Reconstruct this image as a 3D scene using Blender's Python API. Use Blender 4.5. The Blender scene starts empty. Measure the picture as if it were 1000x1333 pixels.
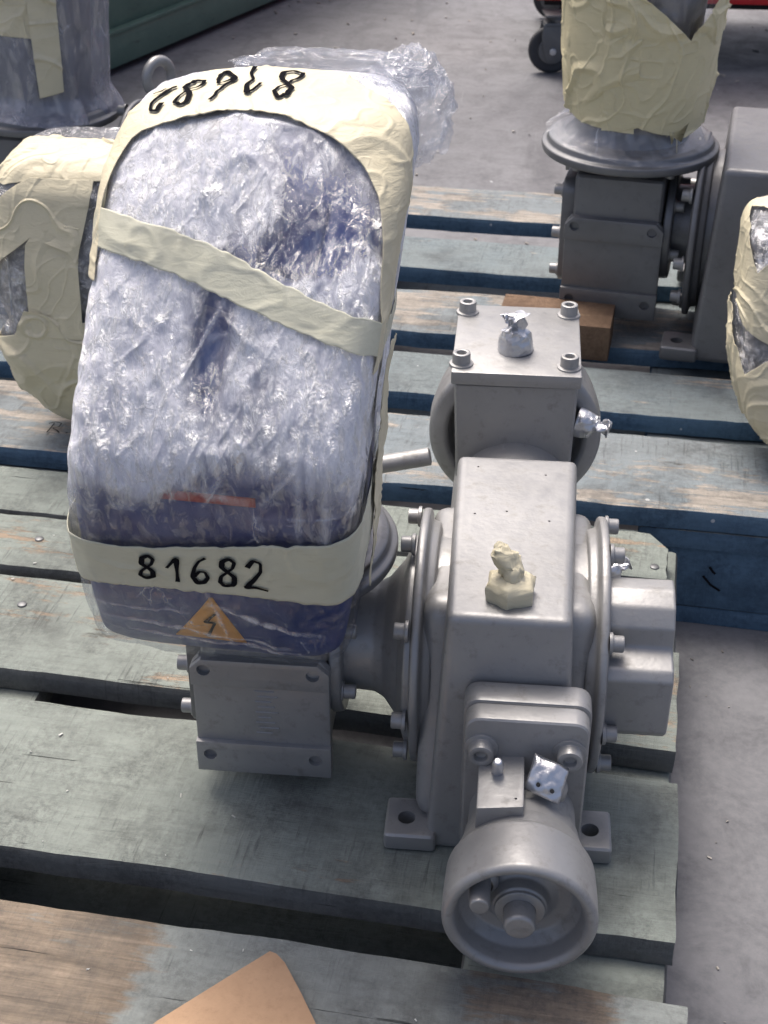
import bpy, bmesh, math, random
import numpy as np
from mathutils import Matrix, Vector
R = math.radians
K = 0.53                      # build units -> metres (a EUR pallet comes out 144 mm high)
scene = bpy.context.scene

# ------------------------------------------------------------------ camera
cam_d = bpy.data.cameras.new('camera'); cam = bpy.data.objects.new('camera', cam_d)
scene.collection.objects.link(cam); scene.camera = cam
cam_d.sensor_fit = 'VERTICAL'; cam_d.sensor_height = 24.0
cam_d.lens = 24.0 * 1850.0 / 1333.0
cam_d.clip_start = 0.05; cam_d.clip_end = 200
cam.location = (-0.02053 * K, -1.45229 * K, 1.47 * K)
cam.rotation_euler = (R(90 - 32.6), 0, R(5.5))
cam_d.dof.use_dof = True; cam_d.dof.focus_distance = 1.82 * K; cam_d.dof.aperture_fstop = 16

# ------------------------------------------------------------------ light
SUN_EL, SUN_AZ = 64.0, -32.0   # azimuth from +Y (away from camera) towards +X
w = bpy.data.worlds.new('World'); scene.world = w; w.use_nodes = True
nt = w.node_tree; nt.nodes.clear()
sky = nt.nodes.new('ShaderNodeTexSky'); sky.sky_type = 'NISHITA'; sky.sun_disc = False
sky.sun_elevation = R(SUN_EL); sky.sun_rotation = R(SUN_AZ)
sky.air_density = 0.55; sky.dust_density = 6.0; sky.ozone_density = 0.2
bg = nt.nodes.new('ShaderNodeBackground'); bg.inputs[1].default_value = 0.115
wo = nt.nodes.new('ShaderNodeOutputWorld')
nt.links.new(sky.outputs[0], bg.inputs[0]); nt.links.new(bg.outputs[0], wo.inputs[0])
sd = bpy.data.lights.new('sun', 'SUN'); sun = bpy.data.objects.new('sun', sd)
scene.collection.objects.link(sun)
sd.energy = 1.3; sd.angle = R(28); sd.color = (1.0, 0.96, 0.90)
az, el = R(SUN_AZ), R(SUN_EL)
dirv = Vector((math.sin(az) * math.cos(el), math.cos(az) * math.cos(el), math.sin(el)))
sun.rotation_euler = dirv.to_track_quat('Z', 'Y').to_euler()
sun.location = dirv * 5
scene.view_settings.view_transform = 'Standard'; scene.view_settings.look = 'None'
scene.view_settings.exposure = 1.12; scene.view_settings.gamma = 1.0
scene.cycles.transparent_max_bounces = 10
scene.cycles.max_bounces = 6

# ------------------------------------------------------------------ numpy noise
def _hash(ix, iy, iz, seed):
    h = (ix.astype(np.int64) * 374761393 + iy.astype(np.int64) * 668265263 + iz.astype(np.int64) * 2147483647 + seed * 974711) & 0xffffffff
    h = ((h ^ (h >> 13)) * 1274126177) & 0xffffffff
    h = (h ^ (h >> 16)) & 0xffffffff
    return h / 4294967295.0
def vnoise(p, seed=0):
    p = np.asarray(p, float); i = np.floor(p).astype(np.int64); f = p - i; f = f * f * (3 - 2 * f)
    r = 0
    for dx in (0, 1):
        for dy in (0, 1):
            for dz in (0, 1):
                wgt = (f[..., 0] if dx else 1 - f[..., 0]) * (f[..., 1] if dy else 1 - f[..., 1]) * (f[..., 2] if dz else 1 - f[..., 2])
                r = r + wgt * _hash(i[..., 0] + dx, i[..., 1] + dy, i[..., 2] + dz, seed)
    return r * 2 - 1
def fbm(p, o=3, seed=0):
    p = np.asarray(p, float); a = 1.0; s = 0; t = 0
    for k in range(o):
        s = s + a * vnoise(p * 2 ** k, seed + k * 7); t += a; a *= .5
    return s / t
def ridge(p, seed=0, o=2):
    p = np.asarray(p, float); a = 1.0; s = 0; t = 0
    for k in range(o):
        s = s + a * (1 - np.abs(vnoise(p * 2 ** k, seed + k * 5)) * 2); t += a; a *= .5
    return s / t

# ------------------------------------------------------------------ wrapped-package surfaces
# levels: z, xl, xr, yf, yb, shrink, n
def prep(levels, N=240):
    L = np.array(levels, float); t = np.linspace(0, 1, len(L)); tt = np.linspace(0, 1, N)
    d = np.linalg.norm(np.diff(L[:, [0, 1, 3]] * [1, .5, .8], axis=0), axis=1) + np.abs(np.diff(L[:, 5])) * .12 + .004
    t = np.concatenate([[0], np.cumsum(d)]); t /= t[-1]
    out = np.stack([np.interp(tt, t, L[:, k]) for k in range(7)], 1)
    k = np.exp(-np.linspace(-2, 2, 13) ** 2); k /= k.sum()
    sm = out.copy()
    for c in range(7):
        v = np.pad(out[:, c], 6, mode='reflect', reflect_type='odd'); sm[:, c] = np.convolve(v, k, 'valid')
    sm[0, 5] = max(out[0, 5], 0); sm[-1, 5] = max(out[-1, 5], 0)
    return sm
def F(T, a, h, off=0.0):
    a = np.asarray(a, float); h = np.asarray(h, float) * np.ones_like(a); a = a * np.ones_like(h)
    g = np.linspace(0, 1, len(T)); z, xl, xr, yf, yb, s, n = [np.interp(h, g, T[:, k]) for k in range(7)]
    c, sn = np.cos(a), np.sin(a)
    r = 1 / (np.abs(c) ** n + np.abs(sn) ** n) ** (1 / n)
    s = np.clip(s, 0, None)
    P = np.stack([(xl + xr) / 2 + (xr - xl) / 2 * r * c * s, (yf + yb) / 2 + (yb - yf) / 2 * r * sn * s, z], -1)
    P[..., 2] -= .10 * (P[..., 0] - (xl + xr) / 2) * np.clip(1 - h * 3.2, 0, 1)      # the wrap hangs a little lower at one corner
    if np.any(off != 0):
        e = 1e-3
        hp, hm = np.clip(h + e, 0, 1), np.clip(h - e, 0, 1)
        N = np.cross(F(T, a + e, h) - F(T, a - e, h), F(T, a, hp) - F(T, a, hm))
        N = N / (np.linalg.norm(N, axis=-1, keepdims=True) + 1e-12)
        P = P + N * np.asarray(off)[..., None]
    return P
MAIN = prep([
    (.310, -.49, -.255, .03, .20, .0, 4), (.302, -.525, -.225, .0, .24, .75, 5), (.308, -.53, -.216, -.01, .25, .95, 6),
    (.34, -.533, -.210, -.03, .25, 1, 10), (.45, -.521, -.197, -.09, .27, 1, 11),
    (.60, -.505, -.185, -.155, .27, 1, 11), (.675, -.49, -.180, -.178, .27, 1, 11), (.705, -.485, -.178, -.176, .27, 1, 11), (.75, -.478, -.172, -.155, .27, 1, 11),
    (.85, -.468, -.158, -.09, .27, 1, 10), (.93, -.462, -.146, -.03, .27, 1, 8), (.965, -.458, -.145, .005, .265, .99, 5),
    (.985, -.455, -.145, .02, .26, .95, 4), (.996, -.45, -.145, .025, .26, .82, 4), (1.003, -.45, -.145, .03, .26, .4, 4), (1.004, -.45, -.145, .03, .26, .0, 4)])
# a round motor under wrap (centre given in build units)
def round_levels(cx, cy, r0, r1, z0, z1, flare=1.35):
    q = lambda r: (cx - r, cx + r, cy - r, cy + r)
    return prep([(z0, *q(r0 * flare), 1, 2), (z0 + .02, *q(r0 * 1.12), 1, 2), (z0 + .05, *q(r0), 1, 2), ((z0 + z1) / 2, *q((r0 + r1) / 2), 1, 2.3),
                 (z1 - .03, *q(r1), 1, 2.3), (z1, *q(r1), .92, 2.3), (z1 + .01, *q(r1), .5, 2.3), (z1 + .012, *q(r1), 0, 2.3)])
M2W = round_levels(-.335, .19, .125, .150, .368, .80)
LPK = prep([(.03, -1.0, -.70, 1.02, 1.25, 0, 3), (.035, -1.0, -.70, 1.02, 1.25, .5, 3), (.06, -1.0, -.70, 1.02, 1.25, .8, 3), (.12, -1.02, -.69, 1.01, 1.28, .93, 3.5), (.2, -1.035, -.68, 1.0, 1.3, 1, 4),
            (.4, -1.03, -.68, 1.02, 1.32, 1, 4.5), (.53, -1.01, -.68, 1.05, 1.33, 1, 5), (.56, -1.0, -.68, 1.07, 1.33, .97, 5), (.575, -1.0, -.68, 1.08, 1.33, .85, 4), (.58, -1.0, -.68, 1.08, 1.33, 0, 4)])
RPK = prep([(.01, .53, .80, 1.02, 1.25, 0, 3), (.015, .53, .80, 1.02, 1.25, .6, 3), (.05, .50, .81, 1.02, 1.25, .9, 3), (.12, .46, .82, 1.03, 1.28, 1, 4), (.2, .435, .83, 1.05, 1.3, 1, 5),
            (.33, .432, .83, 1.09, 1.32, 1, 6), (.45, .435, .83, 1.13, 1.33, 1, 6), (.475, .44, .83, 1.15, 1.33, .97, 5), (.485, .44, .83, 1.15, 1.33, .8, 4), (.488, .44, .83, 1.15, 1.33, 0, 4)])
#@@END_NUMPY

# ------------------------------------------------------------------ materials
class NT:
    def __init__(s, name):
        s.m = bpy.data.materials.new(name); s.m.use_nodes = True; s.t = s.m.node_tree; s.t.nodes.clear()
        s.out = s.n('ShaderNodeOutputMaterial')
    def n(s, typ, **kw):
        x = s.t.nodes.new(typ)
        for k, v in kw.items():
            if k.startswith('i_'):
                x.inputs[k[2:].replace('_', ' ')].default_value = v
            else: setattr(x, k, v)
        return x
    def l(s, a, b): s.t.links.new(a, b)
    def coord(s, scale=(1, 1, 1), seed=True, rot=(0, 0, 0)):
        tc = s.n('ShaderNodeTexCoord'); mp = s.n('ShaderNodeMapping')
        mp.inputs['Scale'].default_value = tuple(c / K for c in scale); mp.inputs['Rotation'].default_value = rot
        s.l(tc.outputs['Object'], mp.inputs[0])
        if seed:
            oi = s.n('ShaderNodeObjectInfo'); mul = s.n('ShaderNodeMath', operation='MULTIPLY'); mul.inputs[1].default_value = 37.0
            s.l(oi.outputs['Random'], mul.inputs[0]); ad = s.n('ShaderNodeVectorMath', operation='ADD')
            s.l(mp.outputs[0], ad.inputs[0]); s.l(mul.outputs[0], ad.inputs[1]); return ad.outputs[0]
        return mp.outputs[0]
    def noise(s, co, scale, detail=4, rough=.6, dist=0):
        x = s.n('ShaderNodeTexNoise'); x.inputs['Scale'].default_value = scale; x.inputs['Detail'].default_value = detail
        x.inputs['Roughness'].default_value = rough; x.inputs['Distortion'].default_value = dist; s.l(co, x.inputs['Vector']); return x.outputs[0]
    def ramp(s, fac, stops, interp='LINEAR'):
        x = s.n('ShaderNodeValToRGB'); x.color_ramp.interpolation = interp; e = x.color_ramp.elements
        while len(e) < len(stops): e.new(.5)
        for i, (p, c) in enumerate(stops):
            e[i].position = p; e[i].color = (*c, 1) if not isinstance(c, (int, float)) else (c, c, c, 1)
        s.l(fac, x.inputs[0]); return x.outputs[0]
    def mix(s, f, a, b, mode='MIX'):
        x = s.n('ShaderNodeMix', data_type='RGBA', blend_type=mode)
        for i, v in ((0, f), (6, a), (7, b)):
            if hasattr(v, 'links'): s.l(v, x.inputs[i])
            else: x.inputs[i].default_value = v if i == 0 else (*v, 1)
        return x.outputs[2]
    def math(s, op, a, b=0.0, clamp=False):
        x = s.n('ShaderNodeMath', operation=op, use_clamp=clamp)
        for i, v in ((0, a), (1, b)):
            if hasattr(v, 'links'): s.l(v, x.inputs[i])
            else: x.inputs[i].default_value = v
        return x.outputs[0]
    def bump(s, h, strength, dist, normal=None):
        x = s.n('ShaderNodeBump'); x.inputs['Strength'].default_value = strength; x.inputs['Distance'].default_value = dist * K
        s.l(h, x.inputs['Height'])
        if normal is not None: s.l(normal, x.inputs['Normal'])
        return x.outputs[0]
    def bsdf(s, col, rough=.5, metal=0.0, normal=None, spec=.5, **kw):
        p = s.n('ShaderNodeBsdfPrincipled')
        for nm, v in (('Base Color', col), ('Roughness', rough), ('Metallic', metal), ('Specular IOR Level', spec)):
            if hasattr(v, 'links'): s.l(v, p.inputs[nm])
            else: p.inputs[nm].default_value = (*v, 1) if nm == 'Base Color' else v
        for k, v in kw.items(): p.inputs[k.replace('_', ' ')].default_value = v
        if normal is not None: s.l(normal, p.inputs['Normal'])
        return p.outputs[0]
    def done(s, sh): s.l(sh, s.out.inputs[0]); return s.m

def m_paint(name, base, metal=.5, rough=.40, dirt=.35, bumpy=.35):
    t = NT(name); co = t.coord()
    n1 = t.noise(co, 6, 4); n2 = t.noise(co, 45, 4, .65); n3 = t.noise(co, 130, 3, .55)
    c = t.ramp(n1, [(.3, tuple(x * .86 for x in base)), (.7, tuple(x * 1.1 for x in base))])
    c = t.mix(t.math('MULTIPLY', t.ramp(n2, [(.56, 0.0), (.74, 1.0)]), dirt), c, tuple(x * y for x, y in zip(base, (.55, .52, .46))))
    spk = t.ramp(t.noise(co, 90, 2), [(.75, 0.0), (.79, 1.0)])
    c = t.mix(t.math('MULTIPLY', spk, .35), c, (.5, .48, .45))
    r = t.ramp(n2, [(.3, rough - .07), (.7, rough + .12)])
    b = t.bump(t.noise(co, 28, 3), bumpy, .0014); b = t.bump(n3, bumpy * .7, .0009, b)
    return t.done(t.bsdf(c, r, metal, b, .5))
GREY = m_paint('grey_hammer_paint', (.31, .31, .308), .45, .42, .5, .5)
GREYD = m_paint('dark_grey_cast_paint', (.185, .187, .192), .5, .42)
def simple(name, col, rough=.6, metal=0, bs=None, bstr=.2, bd=.001, var=.12):
    t = NT(name); co = t.coord(); n = t.noise(co, 14, 5)
    c = t.ramp(n, [(.3, tuple(x * (1 - var) for x in col)), (.7, tuple(min(1, x * (1 + var)) for x in col))])
    nm = t.bump(t.noise(co, bs, 3), bstr, bd) if bs else None
    return t.done(t.bsdf(c, rough, metal, nm))
BLACK = simple('black_hole_shade_and_underparts', (.012, .012, .013), .8)  # near-black: painted hole shade, also skids and underframe
INK = NT('black_marker_ink'); INK = INK.done(INK.bsdf((.012, .012, .014), .9, 0, None, 0.0))
FOIL = simple('silver_foil_tape', (.55, .56, .58), .32, .85, 60, .6, .003, .05)
RED = simple('red_trolley_paint', (.55, .015, .02), .35, 0, 20, .1)
CASTG = simple('grey_caster_steel', (.14, .145, .15), .45, .5, 30, .2)
RUBBER = simple('grey_rubber_tyre', (.035, .036, .04), .7, 0, 50, .2)
ORANGE = simple('orange_warning_print', (.78, .36, .06), .45)
BLUE = None
def m_blue():
    t = NT('blue_drive_plastic'); co = t.coord()
    n = t.noise(co, 4, 4)
    c = t.ramp(n, [(.35, (.014, .032, .15)), (.65, (.024, .052, .23))])
    return t.done(t.bsdf(c, .35, 0, t.bump(t.noise(co, 80, 2), .15, .001)))
BLUE = m_blue()
NAVY = simple('dark_navy_panel', (.014, .026, .13), .3)
LOGO = simple('dull_red_stripe_print', (.42, .06, .05), .45)

def m_tape(name, base=(.70, .635, .45), trans=.1, bstr=.35):
    t = NT(name); co = t.coord(); n = t.noise(co, 9, 4); st = t.noise(t.coord((1, 1, 3)), 34, 5, .6, 1.2)
    c = t.ramp(n, [(.3, tuple(x * .9 for x in base)), (.7, base)])
    c = t.mix(t.math('MULTIPLY', t.ramp(st, [(.55, 0.0), (.75, 1.0)]), .35), c, tuple(x * y for x, y in zip(base, (.72, .68, .6))))
    nm = t.bump(st, bstr, .006); nm = t.bump(t.noise(co, 420, 2), .25, .0006, nm)
    sh = t.bsdf(c, .48, 0, nm, .4)
    if trans:
        tr = t.n('ShaderNodeBsdfTransparent'); mx = t.n('ShaderNodeMixShader'); mx.inputs[0].default_value = trans
        t.l(sh, mx.inputs[1]); t.l(tr.outputs[0], mx.inputs[2]); sh = mx.outputs[0]
    return t.done(sh)
TAPE = m_tape('masking_tape', trans=.06)
TAPEG = m_tape('thin_greenish_masking_tape', (.74, .73, .57), .30, .2)
TAPEY = m_tape('yellow_masking_tape', (.72, .64, .40), .05)

def m_film(name, haze=(.10, .70), tint=(.74, .76, .86), streak=(1, 1, 1), rot=(0, 0, 0), gloss=.5, glint_strands=.9, thr=.56):
    """stretch film: crumpled layers, partly clear, partly hazy, with highlights painted as white strands and sharp creases"""
    t = NT(name); co = t.coord((1, 1, 1), True, rot); cs = t.coord(streak, True, rot)
    big = t.noise(co, 4.5, 4, .55, .8); med = t.noise(cs, 8, 4, .6, .6); fine = t.noise(cs, 38, 6, .74, .9)
    nz = t.n('ShaderNodeTexNoise'); nz.inputs['Scale'].default_value = 9; nz.inputs['Detail'].default_value = 5; t.l(cs, nz.inputs['Vector'])
    sc = t.n('ShaderNodeVectorMath', operation='SCALE'); sc.inputs['Scale'].default_value = .16; t.l(nz.outputs[1], sc.inputs[0])
    wob = t.n('ShaderNodeVectorMath', operation='ADD'); t.l(cs, wob.inputs[0]); t.l(sc.outputs[0], wob.inputs[1])
    D = []
    for k in (9, 24):
        v = t.n('ShaderNodeTexVoronoi', feature='DISTANCE_TO_EDGE'); v.inputs['Scale'].default_value = k; t.l(wob.outputs[0], v.inputs['Vector']); D.append(v.outputs['Distance'])
    at = t.n('ShaderNodeAttribute'); at.attribute_name = 'layers'
    lay = t.math('ADD', t.math('ADD', t.math('MULTIPLY', big, .9), t.math('MULTIPLY', med, .55)), at.outputs['Fac'])
    hz = t.ramp(lay, [(.58, haze[0]), (.98, haze[1])])
    sw = t.math('ADD', t.math('MULTIPLY', fine, .62), t.math('MULTIPLY', med, .38)); sw = t.math('ADD', sw, t.math('MULTIPLY', t.math('MINIMUM', at.outputs['Fac'], .12), .62))
    ac = t.n('ShaderNodeAttribute'); ac.attribute_name = 'creases'
    st = t.math('MULTIPLY', t.ramp(sw, [(thr, 0.0), (thr + .075, 1.0)]), glint_strands)  # streak highlights painted into the film as thin white lines
    cr = t.math('MULTIPLY', t.ramp(D[0], [(0.0, 1.0), (.018, 0.0)]), t.ramp(med, [(.54, 0.0), (.62, .45)]))  # white lines along cell edges, painted as crease highlights
    st = t.math('MAXIMUM', st, cr); st = t.math('MAXIMUM', st, t.math('MULTIPLY', ac.outputs['Fac'], t.ramp(fine, [(.38, .25), (.6, 1.0)])), True)
    hgt = t.math('ADD', t.math('MULTIPLY', D[0], .7), t.math('MULTIPLY', D[1], .35)); hgt = t.math('ADD', hgt, t.math('MULTIPLY', fine, 1.15)); hgt = t.math('ADD', hgt, t.math('MULTIPLY', med, 1.6))
    kk = t.math('ADD', t.math('MULTIPLY', at.outputs['Fac'], 1.7), .88); kk = t.math('MAXIMUM', t.math('MINIMUM', kk, 1.0), .14)
    hgt = t.math('ADD', t.math('MULTIPLY', hgt, kk), t.math('MULTIPLY', ac.outputs['Fac'], .25))
    nm = t.bump(hgt, .9, .014); nm2 = t.bump(hgt, .45, .007)
    def milk(col):
        d = t.n('ShaderNodeBsdfDiffuse'); d.inputs[0].default_value = (*col, 1); t.l(nm2, d.inputs['Normal'])
        l_ = t.n('ShaderNodeBsdfTranslucent'); l_.inputs[0].default_value = (*col, 1)
        m = t.n('ShaderNodeMixShader'); m.inputs[0].default_value = .2; t.l(d.outputs[0], m.inputs[1]); t.l(l_.outputs[0], m.inputs[2]); return m.outputs[0]
    tr = t.n('ShaderNodeBsdfTransparent'); tr.inputs[0].default_value = (.95, .96, .98, 1)
    def mx(f, a, b):
        m = t.n('ShaderNodeMixShader'); t.l(f, m.inputs[0]) if hasattr(f, 'links') else setattr(m.inputs[0], 'default_value', f); t.l(a, m.inputs[1]); t.l(b, m.inputs[2]); return m.outputs[0]
    base = mx(hz, tr.outputs[0], milk(tint)); base = mx(st, base, milk((.93, .94, .98)))
    gl = t.n('ShaderNodeBsdfGlossy'); gl.inputs['Roughness'].default_value = .11; t.l(nm, gl.inputs['Normal'])
    gf = t.math('ADD', t.math('MULTIPLY', t.math('MULTIPLY', t.ramp(fine, [(.48, 0.0), (.56, 1.0)]), kk), gloss * .5), gloss * .20, True)
    return t.done(mx(gf, base, gl.outputs[0]))
FILM = m_film('crumpled_stretch_film', (.012, .88), (.82, .83, .91), (2.1, 1.4, .7), (0, R(-30), 0), .9, .95, .512)
FILMC = m_film('clear_stretch_film', (.04, .3), (.6, .62, .7), (1, 1, .22), (0, 0, 0), .35, .3, .66)

def m_plank(name, paint, wood, wear=.5, dark=(.05, .05, .05), blueish=None, saw=.5, bias=None):
    """painted pallet board: worn paint, saw marks across the grain, grain along it"""
    t = NT(name); co = t.coord(); gr = t.coord((1.0, 14, 14)); sw = t.coord((20, 1.2, 1), True, (0, 0, R(9)))
    big = t.noise(t.coord((1, 2.6, 2)), 3.0, 6, .7); g = t.noise(gr, 4.5, 6, .7, .6); sm = t.noise(sw, 6, 4, .7); d = t.noise(co, 24, 6, .7)
    pc = t.mix(big, tuple(x * .72 for x in paint), tuple(x * 1.25 for x in paint))
    if blueish: pc = t.mix(t.ramp(t.noise(co, 2.2, 4), [(.5, 0.0), (.66, .7)]), pc, blueish)
    pc = t.mix(t.math('MULTIPLY', t.ramp(g, [(.35, 0.0), (.75, 1.0)]), .28), pc, tuple(x * 1.5 for x in paint))
    # saw marks
    smask = t.math('MULTIPLY', t.ramp(sm, [(.56, 0.0), (.66, 1.0)]), t.ramp(t.noise(co, 7, 3), [(.5, 0.0), (.6, saw)]))
    pc = t.mix(smask, pc, dark)
    wc = t.mix(t.ramp(g, [(.36, 0.0), (.66, 1.0)]), tuple(x * .62 for x in wood), tuple(x * 1.2 for x in wood))
    vk = t.n('ShaderNodeTexVoronoi'); vk.inputs['Scale'].default_value = 3.2; t.l(t.coord((1, 2.2, 1)), vk.inputs['Vector'])
    knot = t.ramp(t.math('ADD', vk.outputs['Distance'], t.math('MULTIPLY', g, .06)), [(.085, 1.0), (.12, .35), (.17, 0.0)])
    wc = t.mix(knot, wc, tuple(x * .25 for x in wood)); fib = t.noise(t.coord((.6, 40, 40)), 8, 4, .7)
    wc = t.mix(t.math('MULTIPLY', t.ramp(fib, [(.5, 0.0), (.65, 1.0)]), .3), wc, tuple(x * .45 for x in wood))
    wn = t.math('ADD', t.math('MULTIPLY', big, .75), t.math('MULTIPLY', g, .35)); wn = t.math('ADD', wn, t.math('MULTIPLY', d, .12))
    oi = t.n('ShaderNodeObjectInfo'); wn = t.math('ADD', wn, t.math('MULTIPLY', oi.outputs['Random'], .10))
    lo = .90 - wear * .32
    if bias:
        tc = t.n('ShaderNodeTexCoord'); sx = t.n('ShaderNodeSeparateXYZ'); t.l(tc.outputs['Object'], sx.inputs[0])
        wn = t.math('ADD', wn, t.math('SUBTRACT', t.ramp(t.math('MULTIPLY', sx.outputs[0], .4 / K), bias), .5))
    wmask = t.ramp(wn, [(lo, 0.0), (lo + (.09 if bias else .045), 1.0)])
    c = t.mix(wmask, pc, wc)
    stain = t.math('MULTIPLY', t.ramp(t.noise(co, 5, 6, .75), [(.49, 0.0), (.66, 1.0)]), .5)
    c = t.mix(stain, c, dark)
    vo = t.n('ShaderNodeTexVoronoi'); vo.inputs['Scale'].default_value = 9; t.l(t.coord((1, 1, 1), True, (.3, .2, .7)), vo.inputs['Vector'])
    spk = t.math('MULTIPLY', t.ramp(t.math('ADD', vo.outputs['Distance'], t.math('MULTIPLY', d, .05)), [(.055, 1.0), (.066, 0.0)]), t.ramp(t.noise(co, 6, 1), [(.5, 0.0), (.52, .85)]))
    c = t.mix(spk, c, (.58, .59, .58))
    fm = t.math('MULTIPLY', t.ramp(t.noise(co, 90, 5, .8), [(.42, 0.0), (.62, 1.0)]), t.ramp(t.noise(co, 8, 4, .7), [(.4, .05), (.65, .5)]))
    c = t.mix(fm, c, dark)
    crk = t.ramp(t.noise(t.coord((.5, 20, 20)), 2.6, 5, .75), [(.31, .9), (.345, 0.0)])
    c = t.mix(crk, c, (.02, .02, .02))
    h = t.math('ADD', t.math('MULTIPLY', g, .6), t.math('MULTIPLY', sm, .35)); h = t.math('SUBTRACT', h, t.math('MULTIPLY', wmask, .25))
    h = t.math('SUBTRACT', h, t.math('MULTIPLY', crk, .8))
    return t.done(t.bsdf(c, .78, 0, t.bump(h, .75, .008), .25))
PTOP = m_plank('worn_sage_pallet_paint', (.205, .23, .208), (.28, .22, .16), .46)
PSIDE = m_plank('dull_blue_board_edge', (.125, .13, .125), (.16, .13, .10), .1, (.03, .03, .03), None, .2)
PWORN = m_plank('worn_sage_paint_with_bare_wood', (.215, .235, .225), (.225, .18, .135), .66, bias=[(.0, .5), (.56, .68), (.665, .66), (.70, .36), (.815, .36), (.84, .62), (.905, .62), (.93, .4)])
RTOP = m_plank('faded_pallet_paint_pale_wood', (.20, .225, .235), (.34, .31, .27), .74, (.05, .05, .05), (.18, .225, .25))
RSAGE = m_plank('faded_blue_sage_pallet_paint', (.175, .205, .21), (.34, .30, .25), .32, (.045, .045, .05), (.155, .20, .225))
RSIDE = m_plank('blue_pallet_edge_paint', (.09, .155, .225), (.14, .15, .15), .1, (.01, .02, .04), None, .2)
WOOD = m_plank('bare_brown_timber', (.17, .11, .07), (.24, .165, .10), .5, (.03, .015, .01), None, .2)

def m_floor():
    t = NT('grey_painted_concrete'); co = t.coord((1, 1, 1), False)
    a = t.noise(co, 1.3, 6, .65); b = t.noise(co, 7, 7, .75, .5); c3 = t.noise(co, 60, 4, .7)
    c = t.ramp(a, [(.3, (.112, .115, .125)), (.7, (.18, .183, .193))])
    c = t.mix(t.math('MULTIPLY', t.ramp(b, [(.46, 0.0), (.66, 1.0)]), .75), c, (.08, .082, .09))
    c = t.mix(t.math('MULTIPLY', t.ramp(c3, [(.4, 0.0), (.75, 1.0)]), .3), c, (.25, .25, .26))
    c = t.mix(t.ramp(t.noise(co, 16, 2), [(.79, 0.0), (.81, .8)]), c, (.5, .51, .52))
    c = t.mix(t.ramp(t.noise(t.coord((1, 1.3, 1), False), 11, 2), [(.775, 0.0), (.80, .7)]), c, (.05, .05, .05))
    sm = t.noise(t.coord((1, .35, 1), False, (0, 0, .5)), 2.4, 5, .65, 1.5); c = t.mix(t.math('MULTIPLY', t.ramp(sm, [(.54, 0.0), (.66, 1.0)]), .5), c, (.07, .072, .08))
    sc = t.noise(t.coord((1, .04, 1), False, (0, 0, 1.1)), 30, 3, .7); c = t.mix(t.math('MULTIPLY', t.ramp(sc, [(.66, 0.0), (.72, 1.0)]), .25), c, (.26, .26, .27))
    return t.done(t.bsdf(c, t.ramp(b, [(.3, .5), (.7, .75)]), 0, t.bump(b, .3, .004), .4))
def m_green():
    t = NT('green_container_paint'); co = t.coord()
    b = t.noise(co, 5, 6, .7); g = t.noise(t.coord((1, 1, 4)), 12, 5)
    c = t.ramp(b, [(.35, (.065, .125, .10)), (.65, (.095, .165, .13))])
    c = t.mix(t.math('MULTIPLY', t.ramp(g, [(.6, 0.0), (.72, 1.0)]), .5), c, (.03, .04, .035))
    return t.done(t.bsdf(c, .5, .1, t.bump(b, .3, .004)))
def m_card():
    t = NT('brown_cardboard'); co = t.coord((1, 1, 1), False); fl = t.n('ShaderNodeTexWave', wave_type='BANDS', bands_direction='X'); fl.inputs['Scale'].default_value = 42; fl.inputs['Distortion'].default_value = .6
    t.l(t.coord((1, 1, 1), False, (0, 0, R(35))), fl.inputs['Vector'])
    n = t.noise(co, 7, 6, .7); c = t.ramp(n, [(.3, (.38, .245, .15)), (.7, (.50, .33, .205))])
    c = t.mix(t.math('MULTIPLY', t.ramp(t.noise(co, 60, 5, .8), [(.5, 0.0), (.7, 1.0)]), .3), c, (.25, .15, .09))
    c = t.mix(t.ramp(t.noise(t.coord((1, 6, 1), False, (0, 0, .6)), 5, 5, .7), [(.66, 0.0), (.72, .5)]), c, (.20, .12, .07))
    h = t.math('ADD', t.math('MULTIPLY', fl.outputs[1], .05), n); return t.done(t.bsdf(c, .85, 0, t.bump(h, .5, .004), .2))
CARD = m_card()

# ------------------------------------------------------------------ mesh helpers
COL = scene.collection
def finish(me, angle=35):
    bm = bmesh.new(); bm.from_mesh(me); _smooth(bm, angle); bm.to_mesh(me); bm.free()
def _smooth(bm, angle=35):
    for f in bm.faces: f.smooth = True
    for e in bm.edges:
        if len(e.link_faces) == 2 and e.calc_face_angle(0) > R(angle): e.smooth = False
class Root:
    def __init__(s, name, loc, label, cat, group=None):
        s.o = bpy.data.objects.new(name, None); COL.objects.link(s.o); s.off = Vector(loc); s.o.location = s.off * K
        s.o.empty_display_size = .05; s.o['label'] = label; s.o['category'] = cat
        if group: s.o['group'] = group
def obj(name, src, mats, root=None, parent=None, label=None, kind=None, angle=35, loc=None, cat=None, group=None):
    """src: bmesh (build coordinates) or ready mesh; root: thing it belongs to; parent: a part for sub-parts"""
    off = root.off if root else Vector((0, 0, 0))
    own = Vector(loc) if loc is not None else Vector((0, 0, 0))
    if isinstance(src, bmesh.types.BMesh):
        src.transform(Matrix.Scale(K, 4) @ Matrix.Translation(-off - own)); _smooth(src, angle)
        me = bpy.data.meshes.new(name); src.to_mesh(me); src.free()
    else: me = src
    o = bpy.data.objects.new(name, me); COL.objects.link(o); o.location = own * K
    if not me.materials:
        for m in (mats if isinstance(mats, (list, tuple)) else [mats]): me.materials.append(m)
    if parent: o.parent = parent
    elif root: o.parent = root.o
    if label: o['label'] = label
    if kind: o['kind'] = kind
    if cat: o['category'] = cat
    if group: o['group'] = group
    return o
def add(bm, b2): 
    me = bpy.data.meshes.new('tmp'); b2.to_mesh(me); b2.free(); bm.from_mesh(me); bpy.data.meshes.remove(me); return bm
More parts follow.
